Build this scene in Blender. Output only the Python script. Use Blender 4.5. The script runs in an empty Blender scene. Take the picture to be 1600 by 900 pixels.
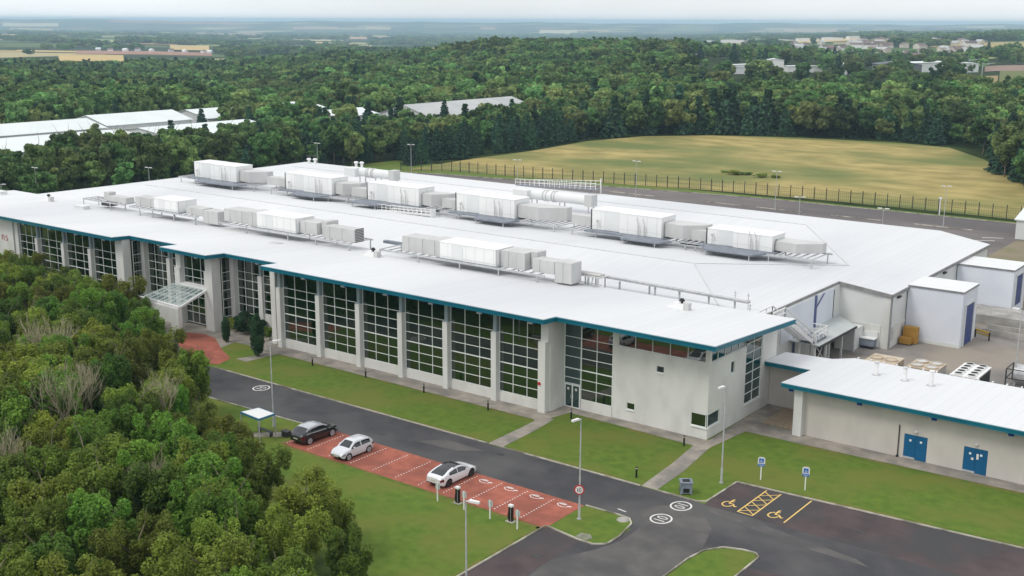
import bpy, math, random
import numpy as np
from mathutils import Matrix, Vector
R = math.radians
rnd = random.Random(7)
scene = bpy.context.scene
C = scene.collection

# ------------------------------------------------------------------ camera, sky, sun
cam_d = bpy.data.cameras.new('camera'); cam = bpy.data.objects.new('camera', cam_d); C.objects.link(cam)
cam_d.sensor_width = 36; cam_d.lens = 1810.98 / 1600 * 36
cam_d.clip_start = 1; cam_d.clip_end = 60000
RM = ((0.79661632, -0.13911439, 0.58825982), (0.60446986, 0.17637911, -0.77685687), (0.00431523, 0.9744422, 0.22459693))
M = Matrix.Identity(4)
for i in range(3):
    for j in range(3): M[i][j] = RM[i][j]
M[0][3], M[1][3], M[2][3] = 0, 0, 37
cam.matrix_world = M
scene.camera = cam
scene.view_settings.view_transform = 'Standard'; scene.view_settings.look = 'None'
scene.view_settings.exposure = 0.13; scene.view_settings.gamma = 1
scene.view_settings.use_curve_mapping = False

world = bpy.data.worlds.new('World'); scene.world = world; world.use_nodes = True
nt = world.node_tree; N = nt.nodes; L = nt.links
for n in list(N): N.remove(n)
SUN_EL, SUN_AZ = 52, 205      # degrees; azimuth the sun stands at, clockwise from +Y
out = N.new('ShaderNodeOutputWorld'); bg = N.new('ShaderNodeBackground'); bg.inputs[1].default_value = 0.1
sky = N.new('ShaderNodeTexSky'); sky.sky_type = 'NISHITA'; sky.sun_disc = False
sky.sun_elevation = R(SUN_EL); sky.sun_rotation = R(SUN_AZ); sky.air_density = 1.3; sky.dust_density = 2
tc = N.new('ShaderNodeTexCoord'); mp = N.new('ShaderNodeMapping'); mp.inputs['Scale'].default_value = (1, 1, 5)
nz = N.new('ShaderNodeTexNoise'); nz.inputs['Scale'].default_value = 1.6; nz.inputs['Detail'].default_value = 5; nz.inputs['Roughness'].default_value = .5
cr = N.new('ShaderNodeValToRGB'); cr.color_ramp.elements[0].position = .3; cr.color_ramp.elements[1].position = .62
cr.color_ramp.elements[0].color = (.70, .70, .70, 1); cr.color_ramp.elements[1].color = (1, 1, 1, 1)
sep = N.new('ShaderNodeSeparateXYZ'); rz = N.new('ShaderNodeValToRGB')
e = rz.color_ramp.elements; e[0].position = 0.0; e[0].color = (9.4, 9.9, 10.2, 1); e[1].position = .5; e[1].color = (10.6, 10.7, 10.9, 1)
x = e.new(.015); x.color = (9.4, 9.7, 9.9, 1); x = e.new(.05); x.color = (9.2, 9.25, 9.2, 1); x = e.new(.25); x.color = (9.4, 9.5, 9.6, 1)
mx = N.new('ShaderNodeMix'); mx.data_type = 'RGBA'
L.new(tc.outputs['Generated'], mp.inputs[0]); L.new(mp.outputs[0], nz.inputs[0]); L.new(nz.outputs[0], cr.inputs[0])
L.new(tc.outputs['Generated'], sep.inputs[0]); L.new(sep.outputs[2], rz.inputs[0])
L.new(cr.outputs[0], mx.inputs[0]); L.new(sky.outputs[0], mx.inputs[6]); L.new(rz.outputs[0], mx.inputs[7])
L.new(mx.outputs[2], bg.inputs[0]); L.new(bg.outputs[0], out.inputs[0])

sun_d = bpy.data.lights.new('sun', 'SUN'); sun_d.energy = 1.25; sun_d.angle = R(18); sun_d.color = (1, .96, .9)
sun = bpy.data.objects.new('sun', sun_d); C.objects.link(sun)
az, el = R(SUN_AZ), R(SUN_EL)
sd = Vector((math.sin(az) * math.cos(el), math.cos(az) * math.cos(el), math.sin(el)))
sun.rotation_euler = (-sd).to_track_quat('-Z', 'Y').to_euler()
scene.cycles.max_bounces = 8; scene.cycles.diffuse_bounces = 4; scene.cycles.glossy_bounces = 3
scene.cycles.transparent_max_bounces = 8; scene.cycles.volume_bounces = 1
scene.cycles.use_adaptive_sampling = True; scene.cycles.use_denoising = True

# ------------------------------------------------------------------ materials
def mat(name, c1, c2=None, scale=1.0, rough=.8, metal=0.0, bump=0.0, coord='pos', stretch=(1, 1, 1), c3=None, scale3=.05,
        ior=1.45, tint=False, orand=0.0, lo=.35, hi=.65, detail=4, coat=0, bscale=None, trans=0.0):
    """noise between c1 and c2, then large patches of c3; optional per-face tint and per-object variation"""
    m = bpy.data.materials.new(name); m.use_nodes = True
    n = m.node_tree.nodes; l = m.node_tree.links; b = n['Principled BSDF']
    b.inputs['Roughness'].default_value = rough; b.inputs['Metallic'].default_value = metal; b.inputs['IOR'].default_value = ior
    b.inputs['Coat Weight'].default_value = coat
    if coord == 'pos': co = n.new('ShaderNodeNewGeometry').outputs['Position']
    else: co = n.new('ShaderNodeTexCoord').outputs['Object']
    ma = n.new('ShaderNodeMapping'); ma.inputs['Scale'].default_value = stretch; l.new(co, ma.inputs[0])
    col = None
    if c2 is None: c2 = c1
    t = n.new('ShaderNodeTexNoise'); t.inputs['Scale'].default_value = scale; t.inputs['Detail'].default_value = detail
    l.new(ma.outputs[0], t.inputs[0])
    r = n.new('ShaderNodeValToRGB'); r.color_ramp.elements[0].position = lo; r.color_ramp.elements[1].position = hi
    r.color_ramp.elements[0].color = (*c1, 1); r.color_ramp.elements[1].color = (*c2, 1)
    l.new(t.outputs[0], r.inputs[0]); col = r.outputs[0]
    if c3 is not None:
        t3 = n.new('ShaderNodeTexNoise'); t3.inputs['Scale'].default_value = scale3; t3.inputs['Detail'].default_value = 5
        l.new(ma.outputs[0], t3.inputs[0])
        r3 = n.new('ShaderNodeValToRGB'); r3.color_ramp.elements[0].position = .45; r3.color_ramp.elements[1].position = .62
        l.new(t3.outputs[0], r3.inputs[0])
        x = n.new('ShaderNodeMix'); x.data_type = 'RGBA'; x.inputs[7].default_value = (*c3, 1)
        l.new(r3.outputs[0], x.inputs[0]); l.new(col, x.inputs[6]); col = x.outputs[2]
    if tint or orand:
        h = n.new('ShaderNodeHueSaturation')
        if tint:
            a = n.new('ShaderNodeAttribute'); a.attribute_name = 'tint'
            l.new(a.outputs['Fac'], h.inputs['Value'])
        if orand:
            oi = n.new('ShaderNodeObjectInfo')
            mr = n.new('ShaderNodeMapRange'); mr.inputs[3].default_value = .5 - orand * .022; mr.inputs[4].default_value = .5 + orand * .05
            l.new(oi.outputs['Random'], mr.inputs[0]); l.new(mr.outputs[0], h.inputs['Hue'])
            m2 = n.new('ShaderNodeMath'); m2.operation = 'MULTIPLY'; m2.inputs[1].default_value = 7.31
            m3 = n.new('ShaderNodeMath'); m3.operation = 'FRACT'
            l.new(oi.outputs['Random'], m2.inputs[0]); l.new(m2.outputs[0], m3.inputs[0])
            m4 = n.new('ShaderNodeMapRange'); m4.inputs[3].default_value = 1 - orand * .6; m4.inputs[4].default_value = 1 + orand * .75
            l.new(m3.outputs[0], m4.inputs[0])
            if tint:
                m5 = n.new('ShaderNodeMath'); m5.operation = 'MULTIPLY'
                l.new(m4.outputs[0], m5.inputs[0]); l.new(a.outputs['Fac'], m5.inputs[1]); l.new(m5.outputs[0], h.inputs['Value'])
            else: l.new(m4.outputs[0], h.inputs['Value'])
        l.new(col, h.inputs['Color']); col = h.outputs[0]
    l.new(col, b.inputs['Base Color'])
    if bump:
        bp = n.new('ShaderNodeBump'); bp.inputs['Strength'].default_value = bump; bp.inputs['Distance'].default_value = .05
        tb = n.new('ShaderNodeTexNoise'); tb.inputs['Scale'].default_value = bscale or scale * 4; tb.inputs['Detail'].default_value = 3
        l.new(ma.outputs[0], tb.inputs[0]); l.new(tb.outputs[0], bp.inputs['Height']); l.new(bp.outputs[0], b.inputs['Normal'])
    if trans:
        tr = n.new('ShaderNodeBsdfTranslucent'); l.new(col, tr.inputs[0]); ms = n.new('ShaderNodeMixShader'); ms.inputs[0].default_value = trans
        l.new(b.outputs[0], ms.inputs[1]); l.new(tr.outputs[0], ms.inputs[2]); l.new(ms.outputs[0], n['Material Output'].inputs[0])
    return m

MT = {}
MT['roof'] = mat('white_roof_sheet', (.735, .75, .75), (.775, .785, .78), .12, .6, stretch=(1, .15, 1), c3=(.70, .715, .725), scale3=.06)
def add_stands(m, lo=.68, hi=1.5):
    n = m.node_tree.nodes; l = m.node_tree.links; b = n['Principled BSDF']; src = b.inputs['Base Color'].links[0].from_socket
    g = n.new('ShaderNodeNewGeometry'); t = n.new('ShaderNodeTexNoise'); t.inputs['Scale'].default_value = .014; t.inputs['Detail'].default_value = 4; l.new(g.outputs['Position'], t.inputs[0])
    mr = n.new('ShaderNodeMapRange'); mr.inputs[1].default_value = .36; mr.inputs[2].default_value = .64; mr.inputs[3].default_value = lo; mr.inputs[4].default_value = hi; l.new(t.outputs[0], mr.inputs[0])
    x = n.new('ShaderNodeHueSaturation'); x.inputs['Hue'].default_value = .5; l.new(mr.outputs[0], x.inputs['Value']); l.new(src, x.inputs['Color']); l.new(x.outputs[0], b.inputs['Base Color'])
def add_seams(m, pitch, depth):
    n = m.node_tree.nodes; l = m.node_tree.links; b = n['Principled BSDF']; src = b.inputs['Base Color'].links[0].from_socket
    g = n.new('ShaderNodeNewGeometry'); sx = n.new('ShaderNodeSeparateXYZ'); l.new(g.outputs['Position'], sx.inputs[0])
    a = n.new('ShaderNodeMath'); a.operation = 'DIVIDE'; a.inputs[1].default_value = pitch; l.new(sx.outputs[0], a.inputs[0])
    f = n.new('ShaderNodeMath'); f.operation = 'FRACT'; l.new(a.outputs[0], f.inputs[0])
    c = n.new('ShaderNodeMath'); c.operation = 'LESS_THAN'; c.inputs[1].default_value = .09; l.new(f.outputs[0], c.inputs[0])
    fl = n.new('ShaderNodeMath'); fl.operation = 'FLOOR'; l.new(a.outputs[0], fl.inputs[0])
    w = n.new('ShaderNodeTexWhiteNoise'); w.noise_dimensions = '1D'; l.new(fl.outputs[0], w.inputs['W'])
    k = n.new('ShaderNodeMath'); k.operation = 'MULTIPLY_ADD'; k.inputs[1].default_value = .035; k.inputs[2].default_value = 0; l.new(w.outputs['Value'], k.inputs[0])
    k2 = n.new('ShaderNodeMath'); k2.operation = 'MULTIPLY_ADD'; k2.inputs[1].default_value = depth; l.new(c.outputs[0], k2.inputs[0]); l.new(k.outputs[0], k2.inputs[2])
    x = n.new('ShaderNodeMix'); x.data_type = 'RGBA'; x.blend_type = 'MULTIPLY'; x.inputs[7].default_value = (.15, .15, .17, 1)
    l.new(k2.outputs[0], x.inputs[0]); l.new(src, x.inputs[6]); l.new(x.outputs[2], b.inputs['Base Color'])
MT['roof'] = mat('white_roof_sheet', (.655, .67, .68), (.715, .725, .73), .09, .6, stretch=(1, .3, 1), c3=(.60, .615, .635), scale3=.045, detail=9)
add_seams(MT['roof'], 1.0, .075)
MT['roof2'] = mat('pale_roof_sheet', (.66, .72, .71), (.72, .76, .75), .2, .55)
MT['roofgrey'] = mat('grey_roof_sheet', (.40, .42, .42), (.48, .49, .48), .15, .7)
MT['seam'] = mat('roof_seam', (.50, .51, .52), (.62, .62, .62), 1.5, .7)
MT['wall'] = mat('cream_render', (.62, .62, .59), (.68, .68, .65), .35, .85, c3=(.58, .58, .55), scale3=.5, stretch=(1, 1, .5))
MT['wall2'] = mat('grey_beige_render', (.52, .485, .445), (.57, .535, .49), .3, .85, c3=(.48, .45, .415), scale3=.35, stretch=(1, 1, .4))
MT['clad'] = mat('pale_wall_cladding', (.60, .62, .60), (.66, .675, .66), .3, .6)
MT['cladblue'] = mat('cool_white_cladding', (.62, .655, .72), (.69, .72, .78), .25, .6)
MT['conc'] = mat('concrete', (.33, .32, .29), (.45, .43, .40), .8, .9, c3=(.27, .26, .24), scale3=.3)
MT['pillar'] = mat('pillar_concrete', (.60, .60, .58), (.68, .68, .66), .7, .85, stretch=(1, 1, .3))
MT['teal'] = mat('teal_fascia', (.001, .120, .180), (.002, .150, .215), .3, .4)
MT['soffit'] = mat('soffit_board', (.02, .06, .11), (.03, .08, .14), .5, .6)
MT['frame'] = mat('white_window_frame', (.74, .77, .75), (.80, .82, .80), 1, .4)
MT['glass'] = mat('dark_green_glass', (.0006, .009, .0025), (.001, .014, .004), .4, .02, ior=2.25, bump=.010, bscale=.9)
MT['glasst'] = mat('teal_tinted_glass', (.004, .028, .028), (.006, .045, .045), .5, .04, ior=2.0, bump=.012, bscale=.9)
MT['steel'] = mat('galvanised_steel', (.42, .43, .44), (.55, .56, .57), 2, .5, metal=.2)
MT['white'] = mat('white_painted_steel', (.72, .72, .71), (.8, .8, .79), 2, .45)
MT['ahu'] = mat('white_panel', (.78, .79, .775), (.81, .815, .80), .5, .5)
MT['ahug'] = mat('pale_grey_panel', (.68, .70, .70), (.72, .73, .72), .5, .5)
MT['duct'] = mat('grey_duct_sheet', (.50, .50, .49), (.56, .56, .55), .5, .5, stretch=(1, 1, .6))
MT['deck'] = mat('steel_deck', (.16, .185, .22), (.24, .26, .30), 1.5, .6)
MT['dark'] = mat('dark_metal', (.03, .03, .035), (.05, .05, .05), 2, .6)
MT['black'] = mat('black_plastic', (.008, .008, .009), (.014, .014, .015), 2, .4)
MT['blue'] = mat('blue_door_paint', (.0, .085, .20), (.001, .10, .235), .8, .5)
MT['blue2'] = mat('roller_shutter', (.025, .045, .17), (.04, .065, .22), .5, .5, stretch=(.2, .2, 6))
MT['bluelamp'] = mat('blue_casing', (.0, .03, .2), (.0, .05, .28), 2, .4)
MT['asphalt'] = mat('asphalt', (.040, .040, .044), (.060, .058, .062), .5, .75, c3=(.085, .083, .082), scale3=.11, bump=.12, bscale=14, detail=8)
MT['asphaltp'] = mat('worn_purple_asphalt', (.052, .038, .040), (.085, .060, .060), .45, .8, c3=(.048, .047, .049), scale3=.16, bump=.12, bscale=14, detail=8)
MT['asphaltr'] = mat('rear_car_park_asphalt', (.125, .108, .104), (.17, .148, .14), .3, .85, c3=(.10, .088, .088), scale3=.06, stretch=(.3, 1, 1), detail=8)
MT['redp'] = mat('red_block_paving', (.29, .085, .055), (.40, .125, .080), 1.2, .85, c3=(.25, .078, .052), scale3=.35, bump=.15, bscale=8, detail=8)
MT['pave'] = mat('paving_slabs', (.26, .235, .20), (.36, .32, .275), .9, .9, c3=(.20, .185, .165), scale3=.4, bump=.1, bscale=5, detail=8)
MT['gravel'] = mat('gravel', (.25, .19, .13), (.42, .33, .24), 6, .95, bump=.4, bscale=18)
MT['kerb'] = mat('kerb_stone', (.36, .34, .28), (.50, .47, .40), 1.3, .9, c3=(.17, .16, .12), scale3=.5, detail=8)
MT['yardc'] = mat('yard_concrete', (.16, .145, .135), (.25, .23, .21), .25, .8, c3=(.28, .245, .20), scale3=.1, detail=8)
MT['grass'] = mat('mown_grass', (.070, .130, .008), (.108, .168, .015), 1.1, .95, c3=(.125, .150, .020), scale3=.17, bump=.5, bscale=5, detail=8)
MT['paint'] = mat('white_road_paint', (.62, .60, .58), (.8, .78, .75), 5, .7)
MT['ypaint'] = mat('yellow_road_paint', (.68, .45, .11), (.82, .58, .20), 5, .7)
MT['bark'] = mat('bark', (.10, .085, .06), (.20, .17, .12), 3, .95, coord='obj')
MT['deadwood'] = mat('bare_branches', (.30, .27, .17), (.45, .41, .28), 3, .95, coord='obj')
MT['leaf'] = mat('broad_leaves', (.088, .168, .016), (.185, .285, .040), .5, .75, coord='obj', tint=True, orand=.65, trans=.42)
MT['leafy'] = mat('olive_leaves', (.140, .185, .018), (.245, .295, .045), .5, .75, coord='obj', tint=True, orand=.65, trans=.42)
MT['leafm'] = mat('wood_leaves', (.072, .138, .036), (.150, .232, .072), .4, .85, coord='obj', tint=True, orand=.75, trans=.38)
MT['leafmo'] = mat('wood_leaves_olive', (.112, .150, .042), (.190, .235, .074), .4, .85, coord='obj', tint=True, orand=.6, trans=.38)
MT['leafd'] = mat('conifer_needles', (.016, .055, .024), (.036, .095, .042), .6, .85, coord='obj', tint=True, orand=.5)
for k_ in ('leafm', 'leafmo', 'leafd'): add_stands(MT[k_], .8 if k_ != 'leafd' else .9, 1.65 if k_ != 'leafd' else 1.2)
MT['leafc'] = mat('cypress_leaves', (.012, .045, .014), (.028, .085, .024), 1.2, .85, coord='obj', tint=True)
MT['roofvent'] = mat('vent_grey', (.5, .5, .5), (.6, .6, .6), 1, .5)
MT['bluecol'] = mat('dull_blue_column', (.08, .10, .22), (.11, .13, .27), 1, .6)
MT['trimgrey'] = mat('grey_edge_trim', (.17, .175, .18), (.23, .235, .24), 1, .6)
MT['signblue'] = mat('sign_blue', (.0, .12, .42), (.0, .15, .48), 2, .4)
MT['signred'] = mat('sign_red', (.42, .01, .02), (.5, .02, .03), 2, .5)
MT['redletter'] = mat('faded_red_lettering', (.45, .16, .16), (.52, .22, .22), 3, .7)
MT['yellow'] = mat('yellow_steel', (.45, .27, .01), (.6, .36, .02), 1, .5)
MT['skip'] = mat('ochre_plywood', (.34, .18, .03), (.45, .25, .05), 1, .8)
MT['lid'] = mat('drain_stone', (.16, .17, .12), (.24, .24, .18), 2, .95)
MT['binplastic'] = mat('blue_grey_bin', (.16, .19, .23), (.22, .25, .29), 2, .6)
MT['sandstone'] = mat('house_render', (.50, .44, .36), (.66, .60, .52), .05, .9)
MT['slate'] = mat('roof_tiles', (.12, .09, .085), (.22, .15, .13), .05, .9)
MT['greyshed'] = mat('dark_grey_shed', (.10, .11, .13), (.13, .14, .16), .05, .8)

# ------------------------------------------------------------------ mesh helpers
class MB:
    def __init__(s): s.v = []; s.f = []; s.mi = []; s.cur = 0
    def poly(s, pts):
        k = len(s.v); s.v += [tuple(p) for p in pts]; s.f.append(tuple(range(k, k + len(pts)))); s.mi.append(s.cur)
    def box(s, x0, x1, y0, y1, z0, z1):
        k = len(s.v)
        s.v += [(x0, y0, z0), (x1, y0, z0), (x1, y1, z0), (x0, y1, z0), (x0, y0, z1), (x1, y0, z1), (x1, y1, z1), (x0, y1, z1)]
        s.f += [(k, k+3, k+2, k+1), (k+4, k+5, k+6, k+7), (k, k+1, k+5, k+4), (k+1, k+2, k+6, k+5), (k+2, k+3, k+7, k+6), (k+3, k, k+4, k+7)]
        s.mi += [s.cur] * 6
    def prism(s, pts, z0, z1, cap=True):
        """pts: CCW plan outline; z0/z1 numbers or functions of (x,y)"""
        g0 = z0 if callable(z0) else (lambda x, y: z0); g1 = z1 if callable(z1) else (lambda x, y: z1)
        k = len(s.v); n = len(pts)
        s.v += [(x, y, g0(x, y)) for x, y in pts] + [(x, y, g1(x, y)) for x, y in pts]
        for i in range(n):
            j = (i + 1) % n; s.f.append((k+i, k+j, k+n+j, k+n+i)); s.mi.append(s.cur)
        if cap:
            s.f.append(tuple(range(k+n-1, k-1, -1))); s.f.append(tuple(range(k+n, k+2*n))); s.mi += [s.cur] * 2
    def tube(s, p0, p1, r0, r1=None, n=8, caps=True):
        r1 = r0 if r1 is None else r1
        p0 = Vector(p0); p1 = Vector(p1); d = (p1 - p0).normalized()
        a = d.orthogonal().normalized(); b = d.cross(a); k = len(s.v)
        for p, r in ((p0, r0), (p1, r1)):
            for i in range(n):
                t = 2 * math.pi * i / n; s.v.append(tuple(p + (a * math.cos(t) + b * math.sin(t)) * r))
        for i in range(n):
            j = (i + 1) % n; s.f.append((k+i, k+j, k+n+j, k+n+i)); s.mi.append(s.cur)
        if caps: s.f.append(tuple(range(k+n-1, k-1, -1))); s.f.append(tuple(range(k+n, k+2*n))); s.mi += [s.cur] * 2
    def bar(s, p0, p1, w, h):
        """rectangular bar"""
        p0 = Vector(p0); p1 = Vector(p1); d = (p1 - p0).normalized()
        a = d.cross(Vector((0, 0, 1)));
        if a.length < 1e-3: a = Vector((1, 0, 0))
        a.normalize(); b = a.cross(d); k = len(s.v)
        for p in (p0, p1):
            for u, w_ in ((-1, -1), (1, -1), (1, 1), (-1, 1)): s.v.append(tuple(p + a * u * w / 2 + b * w_ * h / 2))
        s.f += [(k, k+3, k+2, k+1), (k+4, k+5, k+6, k+7), (k, k+1, k+5, k+4), (k+1, k+2, k+6, k+5), (k+2, k+3, k+7, k+6), (k+3, k, k+4, k+7)]
        s.mi += [s.cur] * 6
    def lathe(s, cx, cy, prof, n=12, cap=True):
        k = len(s.v); m = len(prof)
        for r, z in prof:
            for i in range(n):
                t = 2 * math.pi * i / n; s.v.append((cx + r * math.cos(t), cy + r * math.sin(t), z))
        for q in range(m - 1):
            for i in range(n):
                j = (i + 1) % n; s.f.append((k+q*n+i, k+q*n+j, k+(q+1)*n+j, k+(q+1)*n+i)); s.mi.append(s.cur)
        if cap: s.f.append(tuple(range(k+(m-1)*n, k+m*n))); s.mi.append(s.cur)
    def strip(s, pts, w, z):
        """flat painted line along pts"""
        for a, b in zip(pts, pts[1:]):
            dx, dy = b[0]-a[0], b[1]-a[1]; q = math.hypot(dx, dy) or 1; nx, ny = -dy/q*w/2, dx/q*w/2; ex, ey = dx/q*w*.3, dy/q*w*.3
            s.poly([(a[0]-ex-nx, a[1]-ey-ny, z), (b[0]+ex-nx, b[1]+ey-ny, z), (b[0]+ex+nx, b[1]+ey+ny, z), (a[0]-ex+nx, a[1]-ey+ny, z)])
            z += .0006
    def wallgrid(s, org, ud, u0, u1, z0, z1, holes, nrm, depth=.14):
        """vertical wall plane through org along ud, rectangular holes (a,b,c,d)=(u0,u1,z0,z1), reveals run back by depth against nrm"""
        us = sorted({u0, u1, *[q for h in holes for q in h[:2] if u0 <= q <= u1]}); zs = sorted({z0, z1, *[q for h in holes for q in h[2:] if z0 <= q <= z1]})
        P = lambda u, z, d=0: (org[0] + ud[0]*u - nrm[0]*d, org[1] + ud[1]*u - nrm[1]*d, z)
        for a, b in zip(us, us[1:]):
            for c, d in zip(zs, zs[1:]):
                mu, mz = (a+b)/2, (c+d)/2
                if any(h[0] < mu < h[1] and h[2] < mz < h[3] for h in holes): continue
                s.poly([P(a, c), P(b, c), P(b, d), P(a, d)])
        for a, b, c, d in holes:
            s.poly([P(a, c), P(b, c), P(b, c, depth), P(a, c, depth)]); s.poly([P(a, d), P(b, d), P(b, d, depth), P(a, d, depth)])
            if a > u0: s.poly([P(a, c), P(a, d), P(a, d, depth), P(a, c, depth)])
            if b < u1: s.poly([P(b, c), P(b, d), P(b, d, depth), P(b, c, depth)])
    def build(s, name, mats, parent=None, origin=None, smooth=False):
        if not isinstance(mats, (list, tuple)): mats = [mats]
        o0 = origin if origin is not None else ((0, 0, 0))
        me = bpy.data.meshes.new(name)
        me.from_pydata([(x-o0[0], y-o0[1], z-o0[2]) for x, y, z in s.v], [], s.f)
        for m in mats: me.materials.append(MT[m] if isinstance(m, str) else m)
        if len(mats) > 1: me.polygons.foreach_set('material_index', s.mi)
        if smooth: me.polygons.foreach_set('use_smooth', [True] * len(me.polygons))
        me.update()
        o = bpy.data.objects.new(name, me); C.objects.link(o)
        if parent is not None: o.parent = parent
        return o

def tag(o, label, cat, group=None):
    o['label'] = label; o['category'] = cat
    if group: o['group'] = group
    return o
def empty(name, loc, label, cat, group=None, rz=0):
    o = bpy.data.objects.new(name, None); C.objects.link(o); o.location = loc; o.rotation_euler = (0, 0, rz); o.empty_display_size = .5
    return tag(o, label, cat, group)
def struct(o): o['kind'] = 'structure'; return o
def copy_tree(o, parent=None):
    c = o.copy(); C.objects.link(c); c.parent = parent
    for ch in o.children: copy_tree(ch, c)
    return c

# ------------------------------------------------------------------ terrain
US = [0, 380, 600, 800, 950, 1200, 1600, 2400, 4000, 8000, 13000]
SS = [-.5, -.33, -.22, -.11, 0, .11, .22, .33, .45]
TB = [[0]*9, [0]*9, [-4,-5,-5,-2,2,4,3,1,2], [-8,-9,-8,-3,4,8,5,0,2], [-10,-11,-9,-1,12,12,5,-1,2], [-12,-12,-12,-6,4,5,0,-3,3],
      [-14,-16,-18,-16,-10,-8,-5,-2,5], [-18,-22,-26,-28,-26,-20,-10,0,8], [-25,-30,-38,-42,-42,-34,-20,-5,6],
      [-45,-50,-58,-60,-60,-55,-45,-35,-20], [24,32,15,25,15,13,19,14,20]]
USa, SSa, TBa = np.array(US, float), np.array(SS, float), np.array(TB, float)
FX, FY = -.6036, .7973
def uv(x, y): return FX*x + FY*y, FY*x - FX*y
def xy(u, v): return FX*u + FY*v, FY*u - FX*v
def tz(x, y):
    x = np.asarray(x, float); y = np.asarray(y, float)
    u, v = uv(x, y); s = v / np.maximum(u, 1.)
    i = np.clip(np.searchsorted(USa, u) - 1, 0, len(US) - 2); j = np.clip(np.searchsorted(SSa, s) - 1, 0, len(SS) - 2)
    a = np.clip((u - USa[i]) / (USa[i+1] - USa[i]), 0, 1); b = np.clip((s - SSa[j]) / (SSa[j+1] - SSa[j]), 0, 1)
    a = a*a*(3-2*a); b = b*b*(3-2*b)
    z = (TBa[i, j]*(1-b) + TBa[i, j+1]*b)*(1-a) + (TBa[i+1, j]*(1-b) + TBa[i+1, j+1]*b)*a
    z = z + np.where(u > 9500, np.clip((u-9500)/3500, 0, 1) * (5*np.sin(s*31+1) + 4*np.sin(s*67) + 3*np.sin(s*143)), 0)
    return z
def tzf(x, y): return float(tz(x, y))

def mesh_np(name, V, F, m, attr=None):
    me = bpy.data.meshes.new(name); nv, nf, k = len(V), len(F), F.shape[1]
    me.vertices.add(nv); me.vertices.foreach_set('co', V.astype(np.float32).ravel())
    me.loops.add(nf*k); me.loops.foreach_set('vertex_index', F.astype(np.int32).ravel())
    me.polygons.add(nf); me.polygons.foreach_set('loop_start', np.arange(0, nf*k, k, dtype=np.int32))
    try: me.polygons.foreach_set('loop_total', np.full(nf, k, dtype=np.int32))
    except Exception: pass
    me.update(calc_edges=True)
    if attr is not None:
        a = me.attributes.new('tint', 'FLOAT', 'FACE'); a.data.foreach_set('value', attr.astype(np.float32))
    me.materials.append(m)
    return me

def grid_obj(name, us, ss, dz, m, zf=None):
    U, S = np.meshgrid(us, ss, indexing='ij'); W = np.maximum(U, 0) + 260
    V_ = S * W if zf is None else S * U
    X, Y = FX*U + FY*V_, FY*U - FX*V_
    Z = tz(X, Y) + dz
    V = np.stack([X, Y, Z], -1).reshape(-1, 3); a, b = U.shape
    I = np.arange(a*b).reshape(a, b)
    F = np.stack([I[:-1, :-1], I[:-1, 1:], I[1:, 1:], I[1:, :-1]], -1).reshape(-1, 4)
    me = mesh_np(name, V, F, m); me.polygons.foreach_set('use_smooth', [True]*len(me.polygons))
    if me.polygons[0].normal.z < 0: me.flip_normals()
    o = bpy.data.objects.new(name, me); C.objects.link(o); return struct(o)

def terrain_mat():
    m = bpy.data.materials.new('countryside'); m.use_nodes = True; n = m.node_tree.nodes; l = m.node_tree.links; b = n['Principled BSDF']
    b.inputs['Roughness'].default_value = 1; b.inputs['Specular IOR Level'].default_value = .1
    g = n.new('ShaderNodeNewGeometry')
    def noise(sc, det=5):
        t = n.new('ShaderNodeTexNoise'); t.inputs['Scale'].default_value = sc; t.inputs['Detail'].default_value = det; l.new(g.outputs['Position'], t.inputs[0]); return t.outputs[0]
    r = n.new('ShaderNodeValToRGB'); r.color_ramp.elements[0].color = (.010, .022, .006, 1); r.color_ramp.elements[1].color = (.045, .070, .016, 1)
    r.color_ramp.elements[0].position = .35; r.color_ramp.elements[1].position = .7; l.new(noise(.12, 8), r.inputs[0])
    # far patchwork of fields
    vo = n.new('ShaderNodeTexVoronoi'); vo.inputs['Scale'].default_value = .0042; vo.inputs['Randomness'].default_value = .9
    mp_ = n.new('ShaderNodeMapping'); mp_.inputs['Rotation'].default_value = (0, 0, .5); mp_.inputs['Scale'].default_value = (1, .6, 1); l.new(g.outputs['Position'], mp_.inputs[0]); l.new(mp_.outputs[0], vo.inputs[0])
    sc_ = n.new('ShaderNodeSeparateColor'); l.new(vo.outputs['Color'], sc_.inputs[0])
    fr = n.new('ShaderNodeValToRGB'); fr.color_ramp.interpolation = 'CONSTANT'; E = fr.color_ramp.elements
    E[0].position = 0; E[0].color = (.030, .050, .018, 1); E[1].position = .42; E[1].color = (.075, .12, .03, 1)
    for p, c in ((.55, (.025, .045, .016)), (.68, (.36, .29, .13)), (.76, (.10, .14, .04)), (.84, (.26, .17, .11)), (.89, (.04, .06, .02)), (.95, (.42, .36, .2))):
        q = E.new(p); q.color = (*c, 1)
    l.new(sc_.outputs[0], fr.inputs[0])
    cd = n.new('ShaderNodeVectorMath'); cd.operation = 'LENGTH'; l.new(g.outputs['Position'], cd.inputs[0])
    mr = n.new('ShaderNodeMapRange'); mr.inputs[1].default_value = 1450; mr.inputs[2].default_value = 1750; l.new(cd.outputs['Value'], mr.inputs[0])
    x = n.new('ShaderNodeMix'); x.data_type = 'RGBA'; l.new(mr.outputs[0], x.inputs[0]); l.new(r.outputs[0], x.inputs[6]); l.new(fr.outputs[0], x.inputs[7])
    l.new(x.outputs[2], b.inputs['Base Color']); return m
MT['terrain'] = terrain_mat()
us = np.concatenate([np.linspace(-400, 360, 20), np.linspace(380, 1500, 90), np.geomspace(1530, 15500, 110)])
grid_obj('ground', us, np.linspace(-1.1, 1.1, 121), 0.0, MT['terrain'])

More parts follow.
